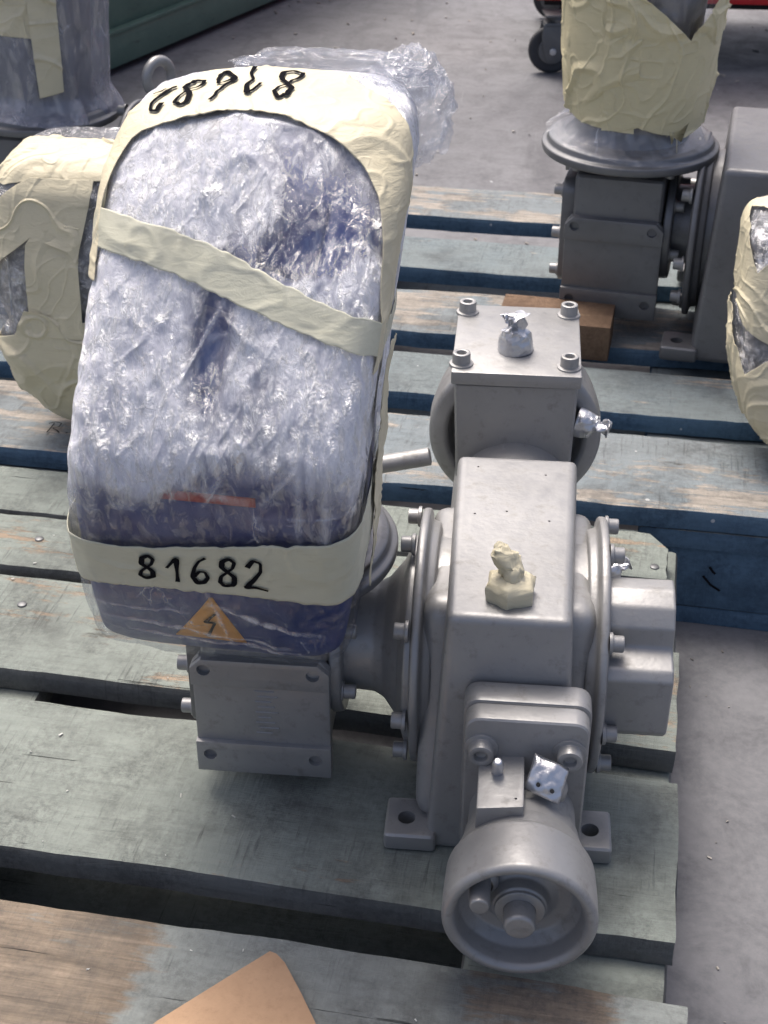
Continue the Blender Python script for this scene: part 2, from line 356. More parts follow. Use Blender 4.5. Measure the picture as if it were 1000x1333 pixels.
def box(x0, x1, y0, y1, z0, z1, bev=.004, seg=2):
    b = bmesh.new(); bmesh.ops.create_cube(b, size=1)
    b.transform(Matrix.Translation(((x0 + x1) / 2, (y0 + y1) / 2, (z0 + z1) / 2)) @ Matrix.Diagonal((x1 - x0, y1 - y0, z1 - z0, 1)))
    if bev: bmesh.ops.bevel(b, geom=b.edges[:], offset=bev, segments=seg, affect='EDGES', profile=.6)
    return b
def hexa(P, bev=.006, seg=3):
    """8 corners: bottom 4 ccw, top 4 ccw"""
    b = bmesh.new(); v = [b.verts.new(p) for p in P]
    for q in ((3, 2, 1, 0), (4, 5, 6, 7), (0, 1, 5, 4), (1, 2, 6, 5), (2, 3, 7, 6), (3, 0, 4, 7)): b.faces.new([v[i] for i in q])
    bmesh.ops.recalc_face_normals(b, faces=b.faces[:])
    if bev: bmesh.ops.bevel(b, geom=b.edges[:], offset=bev, segments=seg, affect='EDGES', profile=.6)
    return b
def prism(poly, axis, a0, a1, bev=.004, seg=2):
    """poly 2D in the plane normal to axis: x->(y,z), y->(x,z), z->(x,y)"""
    b = bmesh.new()
    def P(p, a): return {'x': (a, p[0], p[1]), 'y': (p[0], a, p[1]), 'z': (p[0], p[1], a)}[axis]
    A = [b.verts.new(P(p, a0)) for p in poly]; B = [b.verts.new(P(p, a1)) for p in poly]; n = len(poly)
    b.faces.new(A); b.faces.new(B[::-1])
    for i in range(n): b.faces.new((A[i], A[(i + 1) % n], B[(i + 1) % n], B[i]))
    bmesh.ops.recalc_face_normals(b, faces=b.faces[:])
    if bev:
        es = [e for e in b.edges if len(e.link_faces) == 2 and e.calc_face_angle(0) > R(25)]
        bmesh.ops.bevel(b, geom=es, offset=bev, segments=seg, affect='EDGES', profile=.6, clamp_overlap=True)
    return b
def rrect(x0, x1, z0, z1, r, n=5):
    out = []
    for cx, cz, a0 in ((x1 - r, z1 - r, 0), (x0 + r, z1 - r, 90), (x0 + r, z0 + r, 180), (x1 - r, z0 + r, 270)):
        for k in range(n + 1):
            a = R(a0 + 90 * k / n); out.append((cx + r * math.cos(a), cz + r * math.sin(a)))
    return out
def frame_of(d):
    d = Vector(d).normalized(); return d.to_track_quat('Z', 'Y').to_matrix().to_4x4()
def lathe(prof, c, d, seg=48, jit=None):
    """prof [(r, t)] revolved about direction d through c, t measured along d"""
    b = bmesh.new(); rings = []
    for r, t in prof:
        if r < 1e-6: rings.append([b.verts.new((0, 0, t))])
        else: rings.append([b.verts.new((r * math.cos(2 * math.pi * k / seg), r * math.sin(2 * math.pi * k / seg), t)) for k in range(seg)])
    for A, B in zip(rings, rings[1:]):
        for k in range(seg):
            k2 = (k + 1) % seg
            if len(A) == 1 and len(B) == 1: break
            if len(A) == 1: b.faces.new((A[0], B[k], B[k2]))
            elif len(B) == 1: b.faces.new((A[k], A[k2], B[0]))
            else: b.faces.new((A[k], A[k2], B[k2], B[k]))
    bmesh.ops.recalc_face_normals(b, faces=b.faces[:])
    b.transform(Matrix.Translation(c) @ frame_of(d)); return b
def rprof(pts, r=.003, n=3):
    """round the corners of a lathe profile"""
    out = [pts[0]]
    for i in range(1, len(pts) - 1):
        p0, p, p1 = Vector(pts[i - 1]), Vector(pts[i]), Vector(pts[i + 1])
        a = (p0 - p); c = (p1 - p); rr = min(r, a.length * .45, c.length * .45)
        if a.length < 1e-6 or c.length < 1e-6: continue
        q0 = p + a.normalized() * rr; q1 = p + c.normalized() * rr
        for k in range(n + 1):
            u = k / n; out.append(tuple((q0 * (1 - u) ** 2 + p * 2 * u * (1 - u) + q1 * u * u)))
    out.append(pts[-1]); return out
def cut(o, cutters):
    """real holes: boolean difference, applied"""
    bm = bmesh.new()
    for c in cutters: add(bm, c)
    me = bpy.data.meshes.new('cut'); bm.transform(Matrix.Scale(K, 4)); bm.to_mesh(me); bm.free()
    co = bpy.data.objects.new('cut', me); COL.objects.link(co)
    co.matrix_world = Matrix.Identity(4)
    wm = (Matrix.Translation(o.parent.location) if o.parent else Matrix.Identity(4)) @ Matrix.Translation(o.location)
    co.location = (0, 0, 0); me.transform(wm.inverted())
    par, loc = o.parent, o.location.copy(); o.parent = None; o.location = (0, 0, 0)
    md = o.modifiers.new('b', 'BOOLEAN'); md.operation = 'DIFFERENCE'; md.object = co; md.solver = 'EXACT'
    bpy.context.view_layer.update()
    dg = bpy.context.evaluated_depsgraph_get(); nm = bpy.data.meshes.new_from_object(o.evaluated_get(dg))
    o.modifiers.clear(); old = o.data; o.data = nm; nm.name = old.name
    o.parent = par; o.location = loc
    bpy.data.objects.remove(co); bpy.data.meshes.remove(me)
    finish(nm); return o
BOLTS = {}
def bolt(root, c, d, r=.013, h=.02, mat=None, parent=None):
    key = (round(r, 4), round(h, 4), (mat or GREY).name)
    if key not in BOLTS:
        bm = lathe(rprof([(r * 1.35, -.002), (r * 1.35, .003), (r, .003), (r, h), (r * .52, h), (r * .48, h * .55), (0, h * .55)], .0028, 2), (0, 0, 0), (0, 0, 1), 20)
        bm.transform(Matrix.Scale(K, 4)); _smooth(bm); me = bpy.data.meshes.new('bolt'); bm.to_mesh(me); bm.free(); me.materials.append(mat or GREY); BOLTS[key] = me
    o = bpy.data.objects.new('bolt', BOLTS[key]); COL.objects.link(o)
    o.location = (Vector(c) - root.off) * K; o.rotation_euler = frame_of(d).to_euler(); o.parent = parent or root.o
    return o
def grid_mesh(name, P, closed=False, attr=None, thick=0.0):
    """P (n,m,3) build coordinates -> mesh; closed wraps the 2nd index"""
    n, m, _ = P.shape; V = P.reshape(-1, 3); i, j = np.meshgrid(np.arange(n - 1), np.arange(m if closed else m - 1), indexing='ij')
    j2 = (j + 1) % m; fa = np.stack([i * m + j, i * m + j2, (i + 1) * m + j2, (i + 1) * m + j], -1).reshape(-1, 4)
    me = bpy.data.meshes.new(name); me.from_pydata(V.tolist(), [], fa.tolist())
    if attr is not None:
        a = me.attributes.new('layers', 'FLOAT', 'POINT'); a.data.foreach_set('value', attr.reshape(-1).astype(np.float32))
    me.polygons.foreach_set('use_smooth', [True] * len(me.polygons))
    return me
def gobj(name, me, mat, root, parent=None, label=None, thick=0.0, kind=None):
    me.transform(Matrix.Scale(K, 4) @ Matrix.Translation(-root.off)); me.materials.append(mat)
    if thick:
        bm = bmesh.new(); bm.from_mesh(me); bmesh.ops.solidify(bm, geom=bm.faces[:], thickness=thick * K); 
        for f in bm.faces: f.smooth = True
        bm.to_mesh(me); bm.free()
    return obj(name, me, mat, root, parent, label, kind)
def shell(T, na, nh, off=0.0, wr=.6, seed=0, a0=-math.pi, a1=math.pi, stretch=(1, 1, 1), lim=.008):
    closed = a1 - a0 > 6.28
    A = np.linspace(a0, a1, na, endpoint=not closed); Hh = np.linspace(0, 1, nh); AA, HH = np.meshgrid(A, Hh)
    o = np.full(AA.shape, float(off)); P0 = F(T, AA, HH, 0)
    if wr:
        q = P0 * np.array(stretch); q2 = np.stack([q[..., 0] * .9 + q[..., 2] * .5, q[..., 1], (q[..., 2] * .9 - q[..., 0] * .5) * .22], -1)
        o = o + wr * .006 * np.maximum(ridge(q2 * 13 + .6 * fbm(q * 4, 2, seed + 8)[..., None], seed + 6, 1) - .45, 0) ** 2 * 4
        o = o + wr * (.006 * ridge(q * 9 + fbm(q * 6, 2, seed)[..., None], seed + 1, 2) + .0035 * ridge(q * 26, seed + 2, 2) + .0018 * vnoise(q * 70, seed + 3))
        o = np.clip(o, off * .4, off + lim - .0012 * (1 + vnoise(P0 * 30, seed + 11)))
    P = F(T, AA, HH, o)
    return P, AA, HH
def band(T, top, bot, off=.0112, ns=120, nt=24, wr=.0030, seed=0, polar=False, ragged=.002):
    """strip between two edge curves given as (a,h) lists; returns points and a mapping (s,t)->point"""
    top, bot = np.array(top, float), np.array(bot, float)
    def cvt(p):
        return np.stack([(1 - p[:, 1]) * np.cos(p[:, 0]), (1 - p[:, 1]) * np.sin(p[:, 0])], 1) if polar else p
    tp, bt = cvt(top), cvt(bot)
    def cur(E, s):
        u = np.linspace(0, 1, len(E)); 
        k = [np.interp(s, u, E[:, c]) for c in (0, 1)]
        # light smoothing
        ds = .5 / len(E); k = [(np.interp(np.clip(s - ds, 0, 1), u, E[:, c]) + 2 * k[c] + np.interp(np.clip(s + ds, 0, 1), u, E[:, c])) / 4 for c in (0, 1)]
        return np.stack(k, -1)
    def M(s, t, o=0.0):
        s = np.asarray(s, float); t = np.asarray(t, float); t, s = np.broadcast_arrays(t, s)
        q = cur(tp, s) * (1 - t[..., None]) + cur(bt, s) * t[..., None]
        if polar: a = np.arctan2(q[..., 1], q[..., 0]); h = 1 - np.hypot(q[..., 0], q[..., 1])
        else: a, h = q[..., 0], q[..., 1]
        h = h + .0016 * vnoise(np.stack([a * 22, t * 2.2, a * 0], -1), seed + 3) * np.abs(t * 2 - 1) ** 3
        base = F(T, a, h, 0)
        w = wr * (1.6 * np.maximum(ridge(base * 14, seed, 1) - .6, 0) + 1.2 * np.maximum(ridge(base * 34, seed + 2, 1) - .65, 0) + .5 * vnoise(base * 22, seed + 4))
        return F(T, a, h, off + w + o)
    S, Tt = np.meshgrid(np.linspace(0, 1, ns), np.linspace(0, 1, nt), indexing='ij')
    return M(S, Tt), M
def ink(M, strokes, name, root, parent, wdt=.0042, flip=False, o=.0022):
    """pen strokes lying on the tape; strokes in band coordinates (s,t)"""
    bm = bmesh.new()
    for st in strokes:
        st = np.array(st, float); u = np.linspace(0, 1, len(st)); d = np.linspace(0, 1, 10 * len(st))
        s = np.interp(d, u, st[:, 0]); t = np.interp(d, u, st[:, 1])
        for _ in range(3):
            s[1:-1] = (s[:-2] + 2 * s[1:-1] + s[2:]) / 4; t[1:-1] = (t[:-2] + 2 * t[1:-1] + t[2:]) / 4
        P = M(s, t, o); e = 1.5e-2; N = np.cross(M(s + e, t, o) - M(s - e, t, o), M(s, t + e * 5, o) - M(s, t - e * 5, o))
        N /= np.linalg.norm(N, axis=1, keepdims=True) + 1e-12
        Tn = np.gradient(P, axis=0); B = np.cross(N, Tn); B /= np.linalg.norm(B, axis=1, keepdims=True) + 1e-12
        wv = wdt * (.85 + .25 * np.sin(d * 9 + len(st)))[:, None] / 2
        L = [bm.verts.new(p) for p in P - B * wv]; Rr = [bm.verts.new(p) for p in P + B * wv]
        for k in range(len(L) - 1): bm.faces.new((L[k], L[k + 1], Rr[k + 1], Rr[k]))
    return obj(name, bm, INK, root, parent)
DIG = {'8': [[(.5, .48), (.22, .32), (.25, .1), (.55, .0), (.8, .14), (.72, .34), (.5, .48), (.2, .66), (.15, .88), (.45, 1.0), (.8, .9), (.8, .66), (.5, .48)]],
       '1': [[(.15, .45), (.6, .04), (.62, .5), (.66, 1.0)]],
       '6': [[(.72, .0), (.42, .14), (.2, .42), (.12, .74), (.34, .98), (.66, .96), (.84, .76), (.68, .56), (.42, .56), (.2, .74)]],
       '2': [[(.15, .24), (.4, .02), (.74, .1), (.74, .38), (.42, .7), (.08, .97), (.5, .93), (1.08, 1.0)]]}
def number(txt, s0, s1, t0, t1, skew=0.0, flip=False):
    out = []; n = len(txt); w = (s1 - s0) / n
    for i, ch in enumerate(txt):
        for st in DIG[ch]:
            out.append([((s1 - (i * w + x * w * .8)) if flip else (s0 + i * w + x * w * .8), (t1 - (t1 - t0) * y + skew * i) if flip else (t0 + (t1 - t0) * y + skew * i)) for x, y in st])
    return out

# ------------------------------------------------------------------ setting: floor
random.seed(4)
bm = bmesh.new(); bmesh.ops.create_grid(bm, x_segments=8, y_segments=8, size=30); bm.transform(Matrix.Translation((0, 12, -.27)))
floor = obj('floor', bm, m_floor(), kind='structure')
floor['label'] = 'grey painted concrete floor'

# ------------------------------------------------------------------ pallets
def board_bm(x0, x1, y0, y1, z0, z1, seed, rough=.004, nx=70, corner=None, split=None):
    """a sawn board: long axis x, slightly wavy edges, chipped corners; side faces get material 1"""
    prof = [(0, 0), (0, .3), (0, .72), (.03, .97), (.09, 1), (.3, 1), (.5, 1), (.7, 1), (.91, 1), (.97, .97), (1, .72), (1, .3), (1, 0)]
    xs = np.linspace(x0, x1, nx); b = bmesh.new(); rings = []
    wobA = vnoise(np.stack([xs * 6, xs * 0 + seed, xs * 0], 1), seed) * rough + vnoise(np.stack([xs * 40, xs * 0, xs * 0 + seed], 1), seed + 1) * rough * .35
    wobB = vnoise(np.stack([xs * 6, xs * 0 + seed, xs * 0 + 9], 1), seed + 2) * rough + vnoise(np.stack([xs * 40, xs * 0, xs * 0 + seed], 1), seed + 5) * rough * .35
    top = vnoise(np.stack([xs * 3, xs * 0 + seed, xs * 0 + 3], 1), seed + 3) * .0015
    for i, x in enumerate(xs):
        ya, yb = y0 + wobA[i], y1 + wobB[i]
        if corner:
            r = corner; dx = max(0, x - (x1 - r)); 
            if dx > 0: yb -= r - math.sqrt(max(r * r - dx * dx, 0))
        ring = []
        for (u, v) in prof:
            e = .006 if v > .9 and (u < .1 or u > .9) else 0
            yy = ya + (yb - ya) * u; 
            if v >= .97 and u <= .03: yy = ya + .004
            if v >= .97 and u >= .97: yy = yb - .004
            if v == 1 and u == .09: yy = ya + .012
            if v == 1 and u == .91: yy = yb - .012
            zz = z0 + (z1 - z0) * v + (top[i] if v > .5 else 0)
            xx = x + (vnoise(np.array([[u * 12, v * 4, seed + .3]]), seed)[0] * .003 if i in (0, nx - 1) else 0)
            ring.append(b.verts.new((xx, yy, zz)))
        rings.append(ring)
    m = len(prof)
    for A, B in zip(rings, rings[1:]):
        for k in range(m - 1):
            f = b.faces.new((A[k], B[k], B[k + 1], A[k + 1])); u0, v0 = prof[k]; u1, v1 = prof[k + 1]
            f.material_index = 1 if (v0 < .98 and v1 < .98) else 0
        f = b.faces.new((A[m - 1], B[m - 1], B[0], A[0])); f.material_index = 1
    f = b.faces.new(rings[0][::-1]); f.material_index = 1; f = b.faces.new(rings[-1]); f.material_index = 1
    bmesh.ops.recalc_face_normals(b, faces=b.faces[:]); return b
TH = .041
class PRoot(Root):
    pass
def pallet(origin_u, origin_v, L, W, boards, rot, label, tops, side, group, seed, stringers, blocks_u, rows):
    """own frame: x along the boards, y across, z up from the floor; boards (v0, v1, u0, u1, top material, kwargs)"""
    a = R(rot); ex = Vector((math.cos(a), math.sin(a), 0)); ey = Vector((-math.sin(a), math.cos(a), 0))
    r = Root('pallet', ex * origin_u + ey * origin_v + Vector((0, 0, -.27)), label, 'pallet', group); r.o.rotation_euler = (0, 0, a)
    z = Root.__new__(Root); z.o = r.o; z.off = Vector((0, 0, 0))
    for i, (v0, v1, u0, u1, mt, kw) in enumerate(boards):
        bm = board_bm(u0 - origin_u, u1 - origin_u, v0 - origin_v, v1 - origin_v, .27 - TH, .27, seed + i, **kw)
        obj('deck_board', bm, [mt, side], z, angle=40)
    for i, (u0, u1) in enumerate(stringers):
        b = board_bm(-(.0), W, -(u1 - origin_u), -(u0 - origin_u), .27 - 2 * TH - .002, .27 - TH - .004, seed + 40 + i, .002, 40)
        b.transform(Matrix.Rotation(R(90), 4, 'Z'))
        obj('stringer_board', b, [tops, side], z)
        for v0, v1 in rows:
            obj('block', box(u0 - origin_u + .01, u1 - origin_u - .01, v0 - origin_v, v1 - origin_v, TH, .27 - 2 * TH - .006, .006), [side], z)
    for i, (v0, v1) in enumerate(rows):
        obj('bottom_board', board_bm(0, L, v0 - origin_v, v1 - origin_v, .001, TH - .002, seed + 60 + i, .002, 30), [tops, side], z)
    return z
ROT = -5.2
P1 = pallet(-2.1, -.80, 2.35, 1.64, [
        (.682, .838, -2.1, .222, PTOP, dict(corner=.05, rough=.005)), (.512, .672, -2.1, .226, PTOP, dict(rough=.006)),
        (.228, .484, -2.1, .246, PTOP, {}), (-.146, .165, -2.1, .25, PTOP, dict(rough=.003)),
        (-.50, -.232, -2.1, .266, PWORN, {}), (-.80, -.56, -2.1, .25, PTOP, {})],
    ROT, 'nearest wooden pallet of sage green boards under the unit with the handwheel', PTOP, PSIDE, 'wooden pallets side by side on the floor', 11,
    [(-.022, .245), (-1.06, -.782), (-2.1, -1.83)], None, [(-.8, -.55), (-.1, .15), (.59, .838)])
rb = [(.920, 1.205), (1.297, 1.505), (1.615, 1.862), (1.995, 2.215), (2.372, 2.62)]
P2 = pallet(-.86, .92, 2.4, 1.70, [(v0, v1, -.86, 1.54, m, dict(rough=.005)) for (v0, v1), m in zip(rb, (RTOP, RSAGE, RTOP, RSAGE, RTOP))],
    ROT, 'farther wooden pallet with blue board edges, right of the wrapped motor', RSAGE, RSIDE, 'wooden pallets side by side on the floor', 31,
    [(-.86, -.58), (.17, .52), (1.27, 1.54)], None, [(.93, 1.2), (1.61, 1.87), (2.37, 2.61)])
P3 = pallet(-3.34, .90, 2.42, 1.70, [(v0 - .015, v1 - .01, -3.34, -.915, m, dict(rough=.005)) for (v0, v1), m in zip(rb, (RTOP, RSAGE, RSAGE, RSAGE, RTOP))],
    ROT, 'wooden pallet at the left edge under the tape-wrapped unit', RSAGE, RSIDE, 'wooden pallets side by side on the floor', 51,
    [(-3.3, -3.0), (-2.2, -1.9), (-1.2, -.92)], None, [(.93, 1.2), (1.61, 1.87), (2.37, 2.6)])
for u, v in ((.10, .05), (.13, -.02), (.17, .40), (-.90, .06), (-.93, .12), (.10, -.42), (.2, .72), (.13, .6), (-.88, .4), (-.93, .60)):
    bm = lathe(rprof([(.0085, -.004), (.0085, .0015), (.004, .0028), (0, .003)], .001), (u + 2.1, v + .8, .27), (0, 0, 1), 14); obj('nail', bm, CASTG, P1)

# ------------------------------------------------------------------ the machine
def machine(root, film_kind, big=True, rear=True, front=True, gdx=0.0):
    r = root; seen = set(bpy.data.objects); GREY = globals()['GREY'] if big else GREYD
    # --- gearbox body with draft
    body = hexa([(-.100, -.028, .0), (.100, -.028, .0), (.112, .42, .0), (-.112, .42, .0), (-.080, .0, .385), (.079, .0, .385), (.092, .41, .385), (-.086, .41, .385)], .013, 4)
    g = obj('gearbox_body', body, GREY, r)
    random.seed(3)
    pits = []
    if big:
        for x, y in ((-.055, .375), (.045, .36), (-.055, .245), (.05, .235), (-.01, .255)):
            pits.append(lathe([(0, -.004), (.0019, -.004), (.0019, .01), (0, .01)], (x, y, .385), (0, 0, 1), 8))
        cut(g, pits)
    if big: obj('gear_case', hexa([(-.118, -.006, .03), (.118, -.006, .03), (.118, .395, .03), (-.118, .395, .03), (-.116, .075, .345), (.116, .075, .345), (.116, .335, .345), (-.116, .335, .345)], .028, 5), GREY, r)
    obj('gear_case', lathe(rprof([(.0, 0), (.150, 0), (.152, .006), (.152, .226), (.150, .232), (0, .232)], .004), (-.115, .205, .197), (1, 0, 0), 96), GREY, r)
    # feet
    for s in (-1, 1):
        prof = rprof([(.0, 0), (.168, 0), (.185, .003), (.185, .014), (.168, .017), (.165, .030), (.0, .040)], .004)
        obj('side_flange', lathe(prof, (s * .132 if s < 0 else .096, .205, .197), (1, 0, 0), 96) if s < 0 else lathe(prof, (.136, .205, .197), (-1, 0, 0), 96), GREY, r)
        for y0 in (-.038, .36):
            f = obj('foot', box(*(sorted((s * .085, s * .158))), y0, y0 + .078, .0, .03, .008, 3), GREY, r)
            cut(f, [lathe([(0, -.02), (.0125, -.02), (.0125, .05), (0, .05)], (s * .128, y0 + .036, .0), (0, 0, 1), 24)])
        for a in (52, 8, 97, 142, 187, 217, 270, 320):
            y, z = .205 + .172 * math.cos(R(a)), .197 + .172 * math.sin(R(a))
            bolt(r, (s * (.136), y, z), (s, 0, 0), .0115, .018)
    # --- right-hand housing block
    pr_ = [(.06, .155), (.045, .172), (.042, .262), (.052, .275), (.082, .282), (.088, .288), (.09, .315), (.108, .338), (.135, .348), (.165, .345), (.19, .325), (.20, .29), (.20, .155)]
    obj('side_housing', prism(pr_, 'x', .12, .222, .007, 3), GREY, r)
    # --- front cover, worm shaft neck, handwheel
    if front:
        c = obj('front_cover', prism(rrect(-.050, .108, .03, .290, .020, 5), 'y', -.084, -.050, .006, 3), GREY, r)
        obj('cover_gasket_plate', prism(rrect(-.053, .111, .028, .293, .020, 5), 'y', -.0505, -.012, .004, 2), GREY, r)
        for x, z in ((-.028, .243), (.084, .243), (-.03, .065), (.088, .065)): bolt(r, (x, -.084, z), (0, -1, 0), .0165, .019)
        AX = (.029, -.084, .133)
        obj('shaft_neck', lathe(rprof([(.069, -.004), (.070, .046), (.0735, .047), (.076, .072), (.0785, .073), (.088, .105), (.088, .11), (.02, .11)], .003), AX, (0, -1, 0), 72), GREY, r)
        hw = obj('handwheel', lathe(rprof([(.02, .100), (.088, .100), (.0925, .108), (.0945, .150), (.0945, .180), (.090, .186), (.083, .186), (.0785, .180), (.075, .158), (.064, .143), (.048, .140), (.036, .146),
                 (.034, .160), (.031, .162), (.031, .166), (.020, .167)], .003), AX, (0, -1, 0), 96), GREY, r)
        obj('spindle_end', lathe(rprof([(.022, .135), (.0195, .137), (.0195, .190), (.017, .194), (0, .194)], .003), AX, (0, -1, 0), 32), GREY, r, hw)
        kn = lathe(rprof([(.022, .10), (.021, .150), (.014, .155)], .003), (-.018, -.084, .160), (0, -1, 0), 24)
        add(kn, lathe(rprof([(.0135, .145), (.012, .192), (.011, .195), (0, .195)], .002), (-.020, -.084, .166), (0, -1, 0), 24))
        obj('crank_knob', kn, GREY, r, hw)
        # indicator block on the neck
        ib = obj('indicator_block', hexa([(-.031, -.176, .18), (.028, -.172, .18), (.028, -.08, .15), (-.031, -.08, .15), (-.030, -.178, .228), (.028, -.174, .232), (.028, -.08, .232), (-.030, -.08, .228)], .003, 2), GREY, r)
        cut(ib, [lathe([(0, -.01), (.0018, -.01), (.0018, .02), (0, .02)], (.018, -.160, .231), (0, 0, 1), 10)])
        pin = lathe(rprof([(.0075, -.01), (.0075, .022), (.005, .028), (0, .028)], .002), (-.006, -.112, .228), (0, -.3, 1), 18)
        obj('indicator_pin', pin, FOIL, r, ib)
        # sensor boss under silver foil tape
        sb = obj('sensor_boss', lathe(rprof([(.022, 0), (.020, .02), (.012, .03), (0, .03)], .004), (.062, -.095, .185), (.2, -.4, 1), 24), GREY, r)
        n = 16; S_, T_ = np.meshgrid(np.linspace(-1, 1, n), np.linspace(-1, 1, n), indexing='ij')
        c0 = np.array([.056, -.118, .228]); ux = np.array([.022, -.006, -.006]); uy = np.array([.006, .016, .016]); nn = np.cross(ux, uy); nn /= np.linalg.norm(nn)
        P = c0 + S_[..., None] * ux + T_[..., None] * uy + (nn * ((1 - S_ ** 2 * .5 - T_ ** 2 * .6) * .010 + .0022 * vnoise(np.stack([S_ * 4, T_ * 4, S_ * 0], -1), 3))[..., None])
        ft = gobj('foil_tape', grid_mesh('foil_tape', P), FOIL, r, sb, thick=-.002)
        for s_, t_ in ((-.35, -.5), (.45, -.5)):
            p = c0 + s_ * ux + t_ * uy + nn * .0105
            obj('screw_hole_shade_disc', lathe([(0, .0), (.0028, .0), (.0022, .0012), (0, .0012)], tuple(p), tuple(nn), 10), BLACK, r, sb)  # raised black disc, paints the dark inside of a screw hole
    # --- masking-taped breather on top
    if big:
        c0 = Vector((-.001, .052, .384))
        nut = lathe(rprof([(.0, .0), (.033, .0), (.034, .020), (.029, .027), (.013, .033)], .002), c0, (0, 0, 1), 6); nut.transform(Matrix.Translation(c0) @ Matrix.Rotation(R(24), 4, 'Z') @ Matrix.Translation(-c0))
        T_ = prep([(.0, -.014, .014, -.014, .014, 1, 2), (.010, -.011, .011, -.011, .011, 1, 2), (.022, -.02, .013, -.012, .014, 1, 2), (.038, -.024, .006, -.008, .016, 1, 2), (.052, -.024, -.006, -.002, .014, 1, 2), (.058, -.02, -.01, .0, .01, .0, 2)], 40)
        AA, HH = np.meshgrid(np.linspace(-math.pi, math.pi, 40, endpoint=False), np.linspace(0, 1, 30)); P = F(T_, AA, HH, 0)
        P = P * np.array([1.15, 1.3, .72]) + .006 * np.stack([ridge(P * 60, 1, 2), ridge(P * 60, 2, 2), vnoise(P * 90, 3)], -1) + np.array([c0.x, c0.y, c0.z + .028])
        tw = grid_mesh('tw', P, True); nut.from_mesh(tw)
        bmesh.ops.subdivide_edges(nut, edges=[e for e in nut.edges if e.calc_length() > .012], cuts=3, use_grid_fill=True)
        bmesh.ops.triangulate(nut, faces=nut.faces[:])
        co_ = np.array([v.co[:] for v in nut.verts]); dv = .0035 * ridge(co_ * 55, 3, 2)[:, None] * (co_ - np.array([c0.x, c0.y, c0.z])) / .04
        for v, d_ in zip(nut.verts, dv): v.co += Vector(d_)
        obj('taped_breather', nut, TAPE, r, label='breather plug wrapped in pale masking tape', angle=50)
    if gdx:
        for o in set(bpy.data.objects) - seen:
            if o.parent == r.o: o.location.x += gdx * K
    # --- output shaft side towards the motor unit
    nk = lathe(rprof([(.15, -.004), (.150, .012), (.118, .022), (.088, .045), (.080, .060), (.078, .10), (.079, .101), (.112, .101), (.114, .118), (.09, .120), (.05, .120)], .004), (-.128, .19, .20), (-1, 0, 0), 72)
    obj('connecting_neck', nk, GREYD if not big else GREY, r)
    for a in (40, 140, 200, 320): bolt(r, (-.230, .19 + .096 * math.cos(R(a)), .20 + .096 * math.sin(R(a))), (1, 0, 0), .0105, .020)
    WM = GREY
    wb = obj('worm_housing', box(-.425, -.250, .072, .31, .052, .325, .012, 3), WM, r)
    pl = obj('mounting_plate', prism([(-.437, .04), (-.243, .04), (-.243, .228), (-.254, .243), (-.426, .243), (-.437, .228)], 'y', .066, .080, .003, 2), WM, r)
    for zz0, zz1, ch in ((.037, .092, 0), (.196, .242, 1)):
        poly = [(-.438, zz0), (-.242, zz0), (-.242, zz1), (-.438, zz1)] if not ch else [(-.438, zz0), (-.242, zz0), (-.242, zz1 - .016), (-.258, zz1), (-.422, zz1), (-.438, zz1 - .016)]
        p = obj('plate_strip', prism(poly, 'y', .058, .079, .0025, 2), WM, r)
        zc = .069 if not ch else .224
        cut(p, [lathe([(0, -.04), (.0095, -.04), (.0095, .012), (0, .012)], (x, .064, zc), (0, -1, 0), 24) for x in (-.418, -.265)])
    if big:
        bm = bmesh.new()
        for k in range(9): add(bm, box(-.350 + .004 * (k % 2), -.326 + .005 * ((k * 2) % 3), .0645, .068, .108 + k * .0095, .111 + k * .0095, .001, 1))
        obj('cast_ribs', bm, WM, r, pl)
    # side cover with bolts on the far side of the worm housing
    obj('side_cover', prism(rrect(.10, .29, .08, .30, .03), 'x', -.452, -.420, .004, 2), GREYD, r)
    for y, z in ((.12, .105), (.12, .185), (.12, .275), (.27, .275), (.27, .105)): bolt(r, (-.452, y, z), (-1, 0, 0), .011, .018)
    # motor flange
    obj('motor_flange', lathe(rprof([(.10, -.045), (.105, -.018), (.156, -.010), (.174, -.006), (.176, .0), (.176, .010), (.166, .013), (.163, .024), (.152, .028), (.05, .030)], .003), (-.335, .19, .352), (0, 0, 1), 96), GREYD, r)
    for a in (45, 135, 225, 315):
        bolt(r, (-.335 + .128 * math.cos(R(a)), .19 + .128 * math.sin(R(a)), .338), (0, 0, -1), .0095, .014)
    # --- rear housing with bolted cover, foil-capped plug
    seen = set(bpy.data.objects)
    if rear:
        rd = lathe(rprof([(.02, .03), (.095, .028), (.105, .022), (.112, .0), (.118, -.004), (.136, .0), (.143, .006), (.144, .05), (.138, .10), (.10, .16), (.02, .17)], .004), (-.002, .625, .30), (0, 1, 0), 96)
        obj('bell_housing', rd, GREY, r)
        obj('rear_neck', lathe([(.10, 0), (.10, .26)], (.0, .40, .22), (0, 1, 0), 48), GREY, r)
        obj('rear_box', hexa([(-.094, .565, .20), (.090, .57, .20), (.090, .79, .20), (-.094, .78, .20), (-.103, .562, .425), (.094, .566, .425), (.094, .80, .425), (-.103, .80, .425)], .008, 3), GREY, r)
        bm = box(-.108, .098, .556, .815, .426, .449, .004, 2)
        cp = obj('cover_plate', bm, GREY, r)
        for x, y in ((-.093, .585), (.078, .588), (-.092, .782), (.080, .785)): bolt(r, (x, y, .449), (0, 0, 1), .0145, .021, parent=None)
        obj('cast_lug', lathe(rprof([(.014, 0), (.010, .02), (0, .022)], .003), (-.018, .565, .305), (0, -1, .2), 16), GREY, r)
